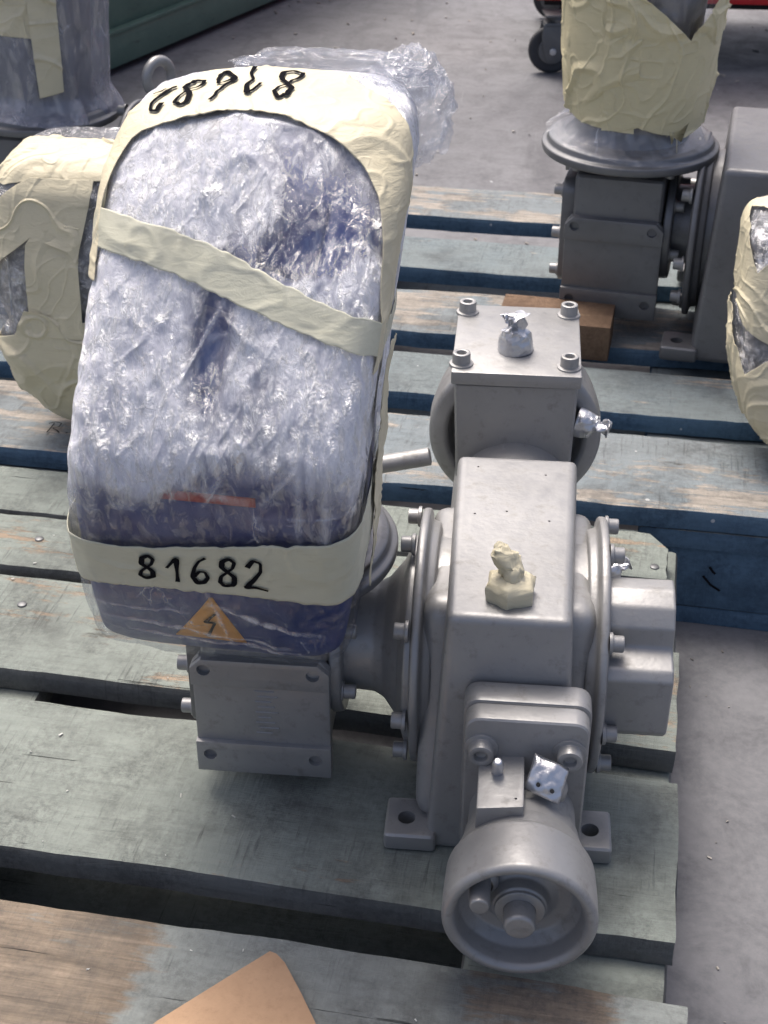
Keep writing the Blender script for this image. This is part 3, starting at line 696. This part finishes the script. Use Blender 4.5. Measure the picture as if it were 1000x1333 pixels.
        # foil caps
        for nm, c, d, s, lean in (('foil_cap', (-.008, .645, .449), (0, 0, 1), 1.0, .0), ('foil_cap', (.098, .60, .345), (1, -.3, -.15), .82, .02), ('foil_cap', (.135, .222, .31), (1, .25, .35), .55, .0)):
            T_ = prep([(.0, -.027, .027, -.027, .027, 1, 2), (.012, -.026, .026, -.026, .026, 1, 2.6), (.03, -.024, .024, -.024, .024, 1, 2), (.046, -.018, .018, -.018, .018, 1, 2), (.055, -.010, .010, -.010, .010, 1, 2), (.060, -.012, .012, -.012, .012, 1, 2), (.072, -.020, .022, -.018, .018, 1, 2), (.078, -.02, .02, -.02, .02, 0, 2)], 60)
            AA, HH = np.meshgrid(np.linspace(-math.pi, math.pi, 72, endpoint=False), np.linspace(0, 1, 60)); P = F(T_, AA, HH, 0)
            wgt = (.15 + np.clip((P[..., 2] - .03) * 30, 0, 1))[..., None]
            P = P + wgt * .010 * np.stack([ridge(P * 55, 1, 2), ridge(P * 55, 2, 2), vnoise(P * 60, 3)], -1)
            Mx = Matrix.Translation(c) @ frame_of(d) @ Matrix.Scale(s, 4)
            P = P * np.array([1.1, 1.1, .82]); me = grid_mesh('foil_cap', P, True); me.transform(Mx)
            me.polygons.foreach_set('use_smooth', [False] * len(me.polygons)); gobj('foil_cap', me, FOIL, r)
        # lever rod
        obj('lever_rod', lathe(rprof([(0, 0), (.013, 0), (.015, .003), (.015, .10), (0, .10)], .003), (-.235, .55, .272), (1, .05, .22), 24), GREY, r)
    if gdx:
        for o in set(bpy.data.objects) - seen:
            if o.parent == r.o: o.location.x += gdx * K
    return r

m1 = Root('worm_gear_drive', (-.1, .2, 0), 'large gear drive with a handwheel, its blue motor box wrapped in film marked 81682', 'gear drive', 'grey gear drives on pallets')
machine(m1, 'box')

# --- the wrapped drive on the front unit
inner, _, _ = shell(MAIN, 160, 120, -.0015, 0)
dh = gobj('drive_housing', grid_mesh('drive_housing', inner, True), BLUE, m1)
obj('motor_body', lathe(rprof([(.05, 0), (.115, .0), (.118, .02), (.118, .42), (.09, .44), (0, .44)], .01), (-.335, .165, .385), (0, 0, 1), 64), GREYD, m1)
def patch(T, q, off, name, mat, root, parent, n=18, m=10):
    q = np.array(q, float); s, t = np.meshgrid(np.linspace(0, 1, n), np.linspace(0, 1, m), indexing='ij')
    p = (q[0] * ((1 - s) * (1 - t))[..., None] + q[1] * (s * (1 - t))[..., None] + q[2] * (s * t)[..., None] + q[3] * ((1 - s) * t)[..., None])
    P = F(T, p[..., 0], p[..., 1], off); return gobj(name, grid_mesh(name, P), mat, root, parent, thick=.001)
patch(MAIN, [(-1.745, .70), (-1.50, .69), (-1.475, .62), (-1.93, .615)], -.0005, 'display_window', NAVY, m1, dh)
patch(MAIN, [(-1.45, .83), (-1.05, .80), (-1.08, .72), (-1.45, .74)], -.0005, 'keypad_panel', NAVY, m1, dh)
patch(MAIN, [(-1.885, .509), (-1.239, .502), (-1.235, .488), (-1.89, .495)], -.0005, 'name_stripe', LOGO, m1, dh)
patch(MAIN, [(-1.60, .312), (-1.575, .312), (-1.344, .200), (-1.894, .207)], -.0005, 'warning_triangle', ORANGE, m1, dh)
bolt_pts = [(-1.58, .285), (-1.66, .25), (-1.60, .25), (-1.64, .218)]
_, Mw = band(MAIN, [(-1.894, .31), (-1.344, .31)], [(-1.894, .20), (-1.344, .20)], .0004, wr=0)
ink(Mw, [[(.60, .30), (.44, .52), (.58, .52), (.46, .86)]], 'lightning_mark', m1, dh, .006, o=.001)

# film shell: denser over the upper half, thinner over the lower blue part
P, AA, HH = shell(MAIN, 440, 420, .004, .7, 5, stretch=(1, 1, .8), lim=.0065)
lay = np.interp(HH, [0, .18, .38, .45, .52, .60, .9, 1], [-.30, -.44, -.42, -.28, .05, .14, .14, .10])
def blob(a, h, ra, rh, amt): return amt * np.exp(-(((AA - a) / ra) ** 2 + ((HH - h) / rh) ** 2))
lay = lay + .34 * np.clip(fbm(P0n := np.stack([AA * .9 + HH * 2.2, HH * 5.5 - AA * .5, AA * 0], -1) * 1.5, 3, 77), -1, 1) * (HH > .48)
lay = lay + blob(-1.66, .66, .13, .055, -.62) + blob(-1.12, .775, .26, .05, -.50) + blob(-1.30, .745, .4, .025, -.30) + blob(-1.28, .50, .35, .03, -.25)
lay = lay + blob(-1.85, .87, .5, .04, .15) + blob(-2.0, .66, .22, .08, .15) + blob(-1.0, .62, .25, .09, .12) + blob(-1.5, .56, .6, .03, .10)
corner = np.minimum(np.abs(AA + 2.45), np.abs(AA + .72)); lay = lay + .18 * np.exp(-(corner / .14) ** 2) + (np.abs(AA + math.pi / 2) > .95) * .16
# long tension folds in the film, as lines on the wrap: (a0, h0, a1, h1, half width, height)
cre = np.zeros(AA.shape)
rs = random.Random(12)
folds = [(-2.3, .27, -1.0, .205, .004, .9), (-2.25, .235, -.9, .19, .0035, .8), (-1.62, .31, -.85, .235, .0045, 1.0), (-2.35, .30, -1.7, .285, .003, .6), (-1.60, .33, -1.42, .20, .004, .9),
         (-.98, .36, -1.02, .80, .005, .8), (-.86, .34, -.90, .82, .006, .9), (-.93, .45, -.95, .70, .004, .7), (-1.08, .55, -1.10, .78, .004, .5), (-1.05, .69, -1.75, .665, .004, .5),
         (-1.62, .70, -1.86, .615, .004, .9), (-1.56, .68, -1.66, .60, .003, .6), (-2.25, .45, -2.2, .75, .006, .6), (-1.9, .53, -1.3, .50, .004, .5), (-1.15, .535, -1.55, .60, .004, .7), (-1.2, .50, -.95, .56, .004, .8)]
for _ in range(46):
    a_ = rs.uniform(-2.25, -.9); h_ = rs.uniform(.50, .87); l_ = rs.uniform(.08, .3); folds.append((a_, h_, a_ - l_ * rs.uniform(.4, 1.0), h_ - l_ * rs.uniform(.12, .3), rs.uniform(.0018, .0032), rs.uniform(.4, .9)))
for a0_, h0_, a1_, h1_, w_, am_ in folds:
    X = AA * .30; Y = HH * 1.0; x0_, x1_ = a0_ * .30, a1_ * .30; L2 = (x1_ - x0_) ** 2 + (h1_ - h0_) ** 2
    u_ = np.clip(((X - x0_) * (x1_ - x0_) + (Y - h0_) * (h1_ - h0_)) / L2, 0, 1)
    dd = np.hypot(X - (x0_ + u_ * (x1_ - x0_)), Y - (h0_ + u_ * (h1_ - h0_))) + .0022 * vnoise(np.stack([X * 60, Y * 60, X * 0 + am_ * 9], -1), 5)
    cre = np.maximum(cre, am_ * np.exp(-(dd / w_) ** 2) * np.clip(4 * u_ * (1 - u_) + .25, 0, 1))
Nn = P - F(MAIN, AA, HH, 0); Nn /= np.linalg.norm(Nn, axis=-1, keepdims=True) + 1e-9
P = P + Nn * (cre * .0012)[..., None]
wm_ = grid_mesh('plastic_wrap', P, True, lay); at_ = wm_.attributes.new('creases', 'FLOAT', 'POINT'); at_.data.foreach_set('value', (cre * .8).reshape(-1).astype(np.float32))
gobj('plastic_wrap', wm_, FILM, m1)

def tape(name, T, top, bot, mat, root, **kw):
    lab = kw.pop('label', None); P, M = band(T, top, bot, **kw); return gobj(name, grid_mesh(name, P), mat, root, label=lab, thick=.0008), M
tape('tape_band', MAIN, [(-4.0, .80), (-3.2, .79), (-2.45, .785), (-2.112, .772), (-1.614, .747), (-1.091, .710), (-.60, .672), (-.1, .63), (.6, .60)],
     [(-4.0, .765), (-3.2, .755), (-2.40, .747), (-2.077, .733), (-1.571, .703), (-1.056, .675), (-.58, .637), (-.05, .60), (.6, .57)], TAPEG, m1, off=.0112, ns=240, label='pale tape running diagonally across the wrapped box')
low, Ml = tape('tape_band', MAIN, [(-3.6, .43), (-2.9, .43), (-2.321, .430), (-2.147, .425), (-1.667, .4285), (-1.143, .44), (-.777, .447), (-.3, .44), (.4, .43)],
     [(-3.6, .345), (-2.9, .345), (-2.38, .345), (-2.182, .350), (-1.702, .343), (-1.161, .337), (-.768, .322), (-.3, .315), (.4, .31)], TAPEG, m1, off=.0112, ns=260, label='lower tape band with the handwritten number 81682')
def s_of(Tb, a, n=9): return a
# digits: find band coordinate s of an angle
def find_s(M, T, a, t=.5):
    s = np.linspace(0, 1, 600); P = M(s, t); Q = F(T, np.array([a]), np.array([.385]), .0135)[0]; return float(s[np.argmin(((P - Q) ** 2).sum(1))])
sa, sb_ = find_s(Ml, MAIN, -2.045), find_s(Ml, MAIN, -1.20)
ink(Ml, number('81682', sa, sb_ + .018, .16, .74, .015), 'handwritten_number', m1, low, .0062)
# tape over the top, crossing the cap
top_t, Mt = tape('tape_band', MAIN, [(-2.55, .70), (-2.62, .80), (-2.75, .86), (-3.089, .8833), (2.566, .9267), (1.684, .91), (.90, .93), (-.20, .90), (-.45, .85), (-.45, .74), (-.42, .62)],
     [(-2.35, .70), (-2.38, .80), (-2.38, .855), (-2.278, .8683), (-2.059, .8933), (-1.667, .910), (-1.196, .882), (-.986, .852), (-.829, .808), (-.78, .72), (-.72, .62)], TAPE, m1, off=.0112, ns=420, nt=70, polar=True, wr=.003, label='tape over the top of the wrapped box with the number 81682 upside down')
ink(Mt, number('81682', .285, .56, .20, .80, 0, True), 'handwritten_number', m1, top_t, .0062)
tape('tape_band', MAIN, [(-.34, .63), (-.30, .5), (-.25, .4), (-.22, .32), (-.2, .22)], [(.12, .60), (.10, .5), (.12, .4), (.15, .32), (.15, .22)], TAPE, m1, off=.016, ns=120, wr=.004, seed=8)
# loose gathered film around the top
def loose(root, c, size, seed, mat, n=90, ax=(1, 0, 0), ay=(0, 1, 0), az=(0, 0, 1)):
    a, b = np.meshgrid(np.linspace(-math.pi, math.pi, n, endpoint=False), np.linspace(-1.5, 1.5, n // 2)); d = np.stack([np.cos(b.T) * np.cos(a.T), np.cos(b.T) * np.sin(a.T), np.sin(b.T)], -1).transpose(1, 0, 2)
    rr = .85 + .32 * ridge(d * 2.0 + seed, seed, 2) + .10 * ridge(d * 6, seed + 1, 1)
    P = d * rr[..., None] * np.array(size) + np.array(c)
    return gobj('loose_film', grid_mesh('loose_film', P, True, np.zeros(P.shape[:2]) - .05), mat, root)
LFILM = m_film('loose_clear_film', (.04, .4), (.7, .71, .8), (1, 1, 1), (0, 0, 0), .5, .7, .6)
loose(m1, (-.148, .235, .965), (.050, .055, .060), 3, LFILM)
loose(m1, (-.25, .262, 1.0), (.11, .03, .020), 7, LFILM)
loose(m1, (-.18, .22, .99), (.055, .045, .018), 9, LFILM)

# ------------------------------------------------------------------ copies / the other two drives
def place(root, rot, scale, loc):
    root.o.location = Vector(loc) * K; root.o.rotation_euler = (0, 0, R(rot)); root.o.scale = (scale,) * 3
m2 = Root('worm_gear_drive', (-.335, .19, 0), 'dark grey gear drive at upper right with its upright motor wrapped in creased masking tape', 'gear drive', 'grey gear drives on pallets')
machine(m2, 'round', big=False, rear=False, front=False, gdx=-.062)
def wrapped_round(T, root, seed, jag, tmat=TAPE, top_h=1.0):
    P, AA, HH = shell(T, 200, 160, .0, 1.2, seed); gobj('plastic_wrap', grid_mesh('plastic_wrap', P, True, np.zeros(AA.shape) - .18), FILMC, root)
    gobj('motor_body', grid_mesh('motor_body', shell(T, 72, 40, -.022, 0)[0], True), GREYD, root)
m2core = wrapped_round(M2W, m2, 21, None)
def sheet(name, T, a0, a1, lo, hi, root, mat, off=.010, seed=0, wr=.009, na=280, nh=150, parent=None, label=None):
    """tape sheet between jagged height curves lo(a), hi(a)"""
    s, t = np.meshgrid(np.linspace(0, 1, na), np.linspace(0, 1, nh)); a = a0 + (a1 - a0) * s
    l = np.interp(a, *zip(*lo)); u = np.interp(a, *zip(*hi)); h = l + (u - l) * t
    b = F(T, a, h, 0); q = b * np.array([1, 1, 1.0])
    warp = fbm(q * 7, 2, seed)[..., None]
    r1 = ridge(q * np.array([5, 5, 7]) + warp * 1.6, seed, 1); r2 = ridge(q * np.array([16, 16, 10]) + warp * 1.2, seed + 3, 1); r3 = ridge(q * 34 + warp * 2, seed + 5, 1)
    o = off + wr * (np.maximum(r1 - .76, 0) * 2.0 + np.maximum(r2 - .80, 0) * 1.1 + np.maximum(r3 - .75, 0) * .5 + .10 * vnoise(q * 12, seed + 9))
    return gobj(name, grid_mesh(name, F(T, a, h, o)), mat, root, parent, label=label, thick=.0008)
sheet('tape_wrap', M2W, -2.9, -1.45, [(-2.9, .18), (-2.3, .13), (-1.45, .12)], [(-2.9, .74), (-2.2, .66), (-1.8, .60), (-1.45, .58)], m2, TAPEY, .012, 31, .016)
sheet('tape_wrap', M2W, -1.9, .2, [(-1.9, .11), (-1.4, .15), (-.7, .10), (.2, .16)], [(-1.9, .64), (-1.2, .50), (-.86, .42), (-.80, .46), (-.4, .55), (.2, .60)], m2, TAPEY, .015, 33, .016)
place(m2, -9.3, 1.15, (.235, 1.80, .012))

m3 = Root('worm_gear_drive', (-.335, .19, 0), 'gear drive at upper left corner, its motor under cloudy grey film and torn tape', 'gear drive', 'grey gear drives on pallets')
machine(m3, 'round', big=False, rear=False, front=False)
M3W = round_levels(-.335, .19, .135, .155, .368, .78, 1.22)
wrapped_round(M3W, m3, 41, None)
FILMG = m_film('grey_cloudy_stretch_film', (.35, .8), (.30, .31, .38), (1, 1, .25), (0, 0, 0), .5, .25, .62)
P, AA, HH = shell(M3W, 220, 160, .008, 2.0, 44, stretch=(1, 1, .35), lim=.012); gobj('plastic_wrap', grid_mesh('plastic_wrap', P, True, np.zeros(AA.shape)), FILMG, m3)
sheet('tape_wrap', M3W, -2.6, -1.05, [(-2.6, .40), (-1.05, .36)], [(-2.6, .95), (-1.05, .95)], m3, TAPE, .020, 51, .02)
sheet('tape_wrap', M3W, -1.18, -.85, [(-1.18, .14), (-.85, .16)], [(-1.18, .95), (-.85, .95)], m3, TAPE, .024, 53, .012)
sheet('tape_wrap', M3W, -1.1, .0, [(-1.1, .56), (-.5, .66), (0, .72)], [(-1.1, .74), (-.5, .90), (0, .95)], m3, TAPE, .024, 55, .012)
# eye bolt
bm = bmesh.new(); n1, n2 = 40, 14
Rr, rr = .036, .0115
V = [[bm.verts.new(((Rr + rr * math.cos(v * 2 * math.pi / n2)) * math.cos(u * 2 * math.pi / n1), rr * math.sin(v * 2 * math.pi / n2), (Rr + rr * math.cos(v * 2 * math.pi / n2)) * math.sin(u * 2 * math.pi / n1))) for v in range(n2)] for u in range(n1)]
for u in range(n1):
    for v in range(n2): bm.faces.new((V[u][v], V[(u + 1) % n1][v], V[(u + 1) % n1][(v + 1) % n2], V[u][(v + 1) % n2]))
bm.transform(Matrix.Translation((-.045, .17, .452)) @ Matrix.Rotation(R(62), 4, 'Z')); add(bm, lathe(rprof([(.028, 0), (.028, .012), (.017, .02), (.014, .045)], .002), (-.045, .17, .383), (0, 0, 1), 24))
eye = obj('eye_bolt', bm, GREY, m3)
place(m3, -6, 1.1, (-1.215, 2.02, .0))

# ------------------------------------------------------------------ wrapped units at the left and right edges
lw = Root('wrapped_unit', (-.86, 1.15, 0), 'unit at the left edge bundled in pale masking tape with clear film showing in gaps', 'wrapped motor')
SILV = m_film('silvery_creased_film', (.1, .6), (.4, .41, .44), (1, .6, 1), (0, .5, .3), .7, .8, .55)
gobj('inner_motor', grid_mesh('inner_motor', shell(LPK, 80, 60, -.02, 0)[0], True), GREYD, lw)
P, AA, HH = shell(LPK, 240, 200, 0, 1.2, 61); gobj('plastic_wrap', grid_mesh('plastic_wrap', P, True, np.zeros(AA.shape)), SILV, lw)
sheet('tape_wrap', LPK, -3.4, 0, [(-3.4, .80), (-2.33, .787), (-2.086, .808), (-1.213, .812), (0, .80)], [(-3.4, 1), (0, 1)], lw, TAPE, .010, 62, .010)
sheet('tape_wrap', LPK, -3.2, -1.36, [(-3.2, .38), (-2.304, .613), (-2.016, .68), (-1.62, .65), (-1.52, .62), (-1.36, .79)], [(-3.2, .56), (-2.7, .66), (-2.33, .76), (-2.086, .812), (-1.36, .812)], lw, TAPE, .014, 64, .008)
sheet('tape_wrap', LPK, -2.06, -1.50, [(-2.06, .44), (-1.5, .44)], [(-2.06, .66), (-2.0, .69), (-1.5, .72)], lw, TAPE, .012, 66, .010)
sheet('tape_wrap', LPK, -3.4, 0, [(-3.4, .0), (0, .0)], [(-3.4, .40), (-2.531, .41), (-2.217, .44), (-2.1, .505), (-1.9, .50), (-1.667, .475), (-1.4, .485), (0, .49)], lw, TAPE, .010, 68, .013)
rw = Root('wrapped_unit', (.63, 1.15, 0), 'unit cut off by the right edge, bundled in pale masking tape', 'wrapped motor')
gobj('inner_motor', grid_mesh('inner_motor', shell(RPK, 80, 60, -.02, 0)[0], True), GREYD, rw)
P, AA, HH = shell(RPK, 200, 180, 0, 1.2, 71); gobj('plastic_wrap', grid_mesh('plastic_wrap', P, True, np.zeros(AA.shape)), SILV, rw)
sheet('tape_wrap', RPK, -3.6, -1.2, [(-3.6, .62), (-2.6, .58), (-2.4, .55), (-2.25, .53), (-1.2, .5)], [(-3.6, .83), (-2.75, .80), (-2.5, .75), (-2.39, .70), (-2.2, .77), (-1.2, .80)], rw, TAPE, .010, 72, .008)
sheet('tape_wrap', RPK, -3.6, -1.2, [(-3.6, .80), (-2.7, .86), (-2.3, .90), (-1.2, .9)], [(-3.6, 1), (-1.2, 1)], rw, TAPE, .012, 73, .008)
sheet('tape_wrap', RPK, -3.6, -1.2, [(-3.6, .0), (-1.2, .0)], [(-3.6, .57), (-2.6, .50), (-2.44, .44), (-2.25, .49), (-1.2, .53)], rw, TAPE, .011, 74, .013)

# ------------------------------------------------------------------ timber prop, cardboard, container, trolley
tp = box(-.16, .10, -.07, .07, 0, .085, .003); tp.transform(Matrix.Translation((.118, 1.60, .002)) @ Matrix.Rotation(R(-7), 4, 'Z'))
t_ = obj('timber_prop', tp, WOOD); t_['label'] = 'short brown timber block propped under the dark gear drive'; t_['category'] = 'timber block'
cb = bmesh.new()
poly = [(-.455, -.43), (-.403, -.361), (-.335, -.292), (-.291, -.249), (-.284, -.242), (-.275, -.245), (-.262, -.258), (-.235, -.302), (-.212, -.343), (-.17, -.42), (-.28, -.52)]
top = [cb.verts.new((x, y, .016 + .02 * max(0, -.3 - y))) for x, y in poly]; bot = [cb.verts.new((x, y, .004)) for x, y in poly]
n = len(poly); cb.faces.new(top); cb.faces.new(bot[::-1])
for i in range(n): cb.faces.new((top[i], top[(i + 1) % n], bot[(i + 1) % n], bot[i]))
bmesh.ops.recalc_face_normals(cb, faces=cb.faces[:])
c_ = obj('cardboard_piece', cb, CARD); c_['label'] = 'torn piece of brown cardboard lying on the front pallet board'; c_['category'] = 'cardboard'

# green container: long side runs away to the right
ct = Root('steel_container', (-2.6, 4.0, -.27), 'long green steel container standing on the floor at the top left', 'container')
GRN = m_green()
def cbox(x0, x1, y0, y1, z0, z1, bev=.01):
    b = box(x0, x1, y0, y1, z0, z1, bev)      # local: x along the long side, y into the container
    b.transform(Matrix.Translation((-1.79, 4.70, -.27)) @ Matrix.Rotation(math.atan2(1.38, .52), 4, 'Z')); return b
obj('side_wall', cbox(-1.2, 3.2, .02, 1.2, .035, 1.3), GRN, ct)
obj('bottom_rail', cbox(-1.2, 3.22, -.012, .10, .03, .175, .012), GRN, ct)
obj('rail_lip', cbox(-1.2, 3.22, -.024, .02, .172, .188, .006), GRN, ct)
for k in range(5): obj('skid', cbox(-1.1 + k * 1.0, -.95 + k * 1.0, .12, 1.1, .0, .032, .004), BLACK, ct)

tr = Root('tool_trolley', (.9, 5.4, -.27), 'red steel trolley on swivel casters at the top right', 'trolley')
obj('cabinet', box(.02, 2.2, 4.95, 6.0, .022, 1.2, .012), RED, tr)
obj('underframe', box(.06, 2.16, 5.02, 5.94, -.012, .024, .004), BLACK, tr)
def caster(x, y, rot):
    M_ = Matrix.Translation((x, y, -.27)) @ Matrix.Rotation(R(rot), 4, 'Z')
    def T_(b): b.transform(M_); return b
    obj('mount_plate', T_(box(-.07, .07, -.06, .06, .248, .258, .003)), CASTG, tr)
    fk = bmesh.new()
    for s in (-1, 1):
        add(fk, prism([(-.075, .215), (.075, .215), (.07, .17), (.03, .12), (-.015, .065), (-.05, .06), (-.065, .09), (-.08, .16)], 'y', s * .040 - .004, s * .040 + .004, .003))
    add(fk, box(-.07, .07, -.044, .044, .20, .222, .006)); add(fk, lathe([(.045, .22), (.05, .235), (.045, .25)], (0, 0, 0), (0, 0, 1), 24))
    f = obj('caster_fork', T_(fk), CASTG, tr)
    wheel = obj('caster_wheel', T_(lathe(rprof([(.0, -.024), (.045, -.024), (.05, -.018), (.088, -.02), (.10, -.014), (.10, .014), (.088, .02), (.05, .018), (.045, .024), (0, .024)], .006), (-.03, 0, .102), (0, 1, 0), 40)), RUBBER, tr)
    obj('wheel_disc', T_(lathe(rprof([(.0, -.030), (.058, -.029), (.060, -.02), (.060, .02), (.058, .029), (0, .030)], .003), (-.03, 0, .102), (0, 1, 0), 32)), CASTG, tr, wheel)
    obj('axle_bolt', T_(lathe(rprof([(.0, -.058), (.014, -.058), (.016, -.045), (.016, .045), (.014, .058), (0, .058)], .003), (-.03, 0, .102), (0, 1, 0), 12)), FOIL, tr, wheel)
caster(.13, 4.9, 8); caster(2.05, 5.05, 30); caster(.14, 5.85, -20)

# ------------------------------------------------------------------ grit and splinters
rg = random.Random(9)
gm = bmesh.new()
def chip(x, y, z, s):
    b = bmesh.new(); bmesh.ops.create_cube(b, size=1)
    b.transform(Matrix.Translation((x, y, z)) @ Matrix.Rotation(rg.uniform(0, 6.3), 4, 'Z') @ Matrix.Rotation(rg.uniform(-.3, .3), 4, 'X') @ Matrix.Diagonal((s * rg.uniform(.8, 3.2), s * rg.uniform(.5, 1), s * .5, 1)))
    for v in b.verts: v.co += Vector((rg.uniform(-1, 1), rg.uniform(-1, 1), rg.uniform(-.5, .5))) * s * .25
    add(gm, b)
for k in range(150): chip(rg.uniform(-1.6, 1.9), rg.uniform(2.7, 6.2), -.266, rg.uniform(.004, .011))
for k in range(25): chip(rg.uniform(.34, .6), rg.uniform(-.3, .9), -.268, rg.uniform(.0015, .003))
obj('floor_grit', gm, simple('pale_and_dark_grit', (.30, .28, .25), .8, 0, None, 0, 0, .8), kind='stuff')
gm = bmesh.new(); vs = [(.842, .69), (.66, .52), (.47, .24), (.155, -.135), (-.245, -.49)]
for k in range(90):
    v1, v0 = rg.choice(vs); u = rg.uniform(-1.1, .23); v = rg.uniform(v0, v1); a = R(ROT)
    chip(u * math.cos(a) - v * math.sin(a), u * math.sin(a) + v * math.cos(a), .0015, rg.uniform(.0012, .003))
obj('pallet_grit', gm, simple('pale_grit', (.5, .5, .47), .8, 0, None, 0, 0, .3), kind='stuff')

# ------------------------------------------------------------------ marker writing on the timber and the block
def flat_ink(strokes, name, parent_root, wd, n):
    bm = bmesh.new(); n = Vector(n)
    for st in strokes:
        P = [Vector(p) for p in st]; prev = None
        for i, p in enumerate(P):
            t_ = (P[min(i + 1, len(P) - 1)] - P[max(i - 1, 0)]).normalized(); b_ = n.cross(t_).normalized() * wd / 2
            cur = (bm.verts.new(p - b_), bm.verts.new(p + b_))
            if prev: bm.faces.new((prev[0], cur[0], cur[1], prev[1]))
            prev = cur
    o = obj(name, bm, INK, None); o.parent = parent_root.o; bpy.context.view_layer.update(); o.matrix_parent_inverse = parent_root.o.matrix_world.inverted(); return o
zt = .0035
flat_ink([[(-.975, 1.072, zt), (-.972, 1.092, zt), (-.970, 1.112, zt)], [(-.982, 1.110, zt), (-.968, 1.118, zt), (-.955, 1.113, zt), (-.956, 1.098, zt), (-.968, 1.091, zt), (-.956, 1.082, zt), (-.948, 1.072, zt)],
          [(-.935, 1.073, zt), (-.931, 1.076, zt)], [(-.922, 1.090, zt), (-.915, 1.078, zt)]], 'marker_letter', P3, .003, (0, 0, 1))
flat_ink([[(.3859, .892, -.147), (.4032, .8905, -.167), (.4226, .889, -.179)], [(.396, .891, -.124), (.403, .890, -.134), (.4088, .890, -.140)]], 'marker_scribble', P2, .005, (0, -1, 0))
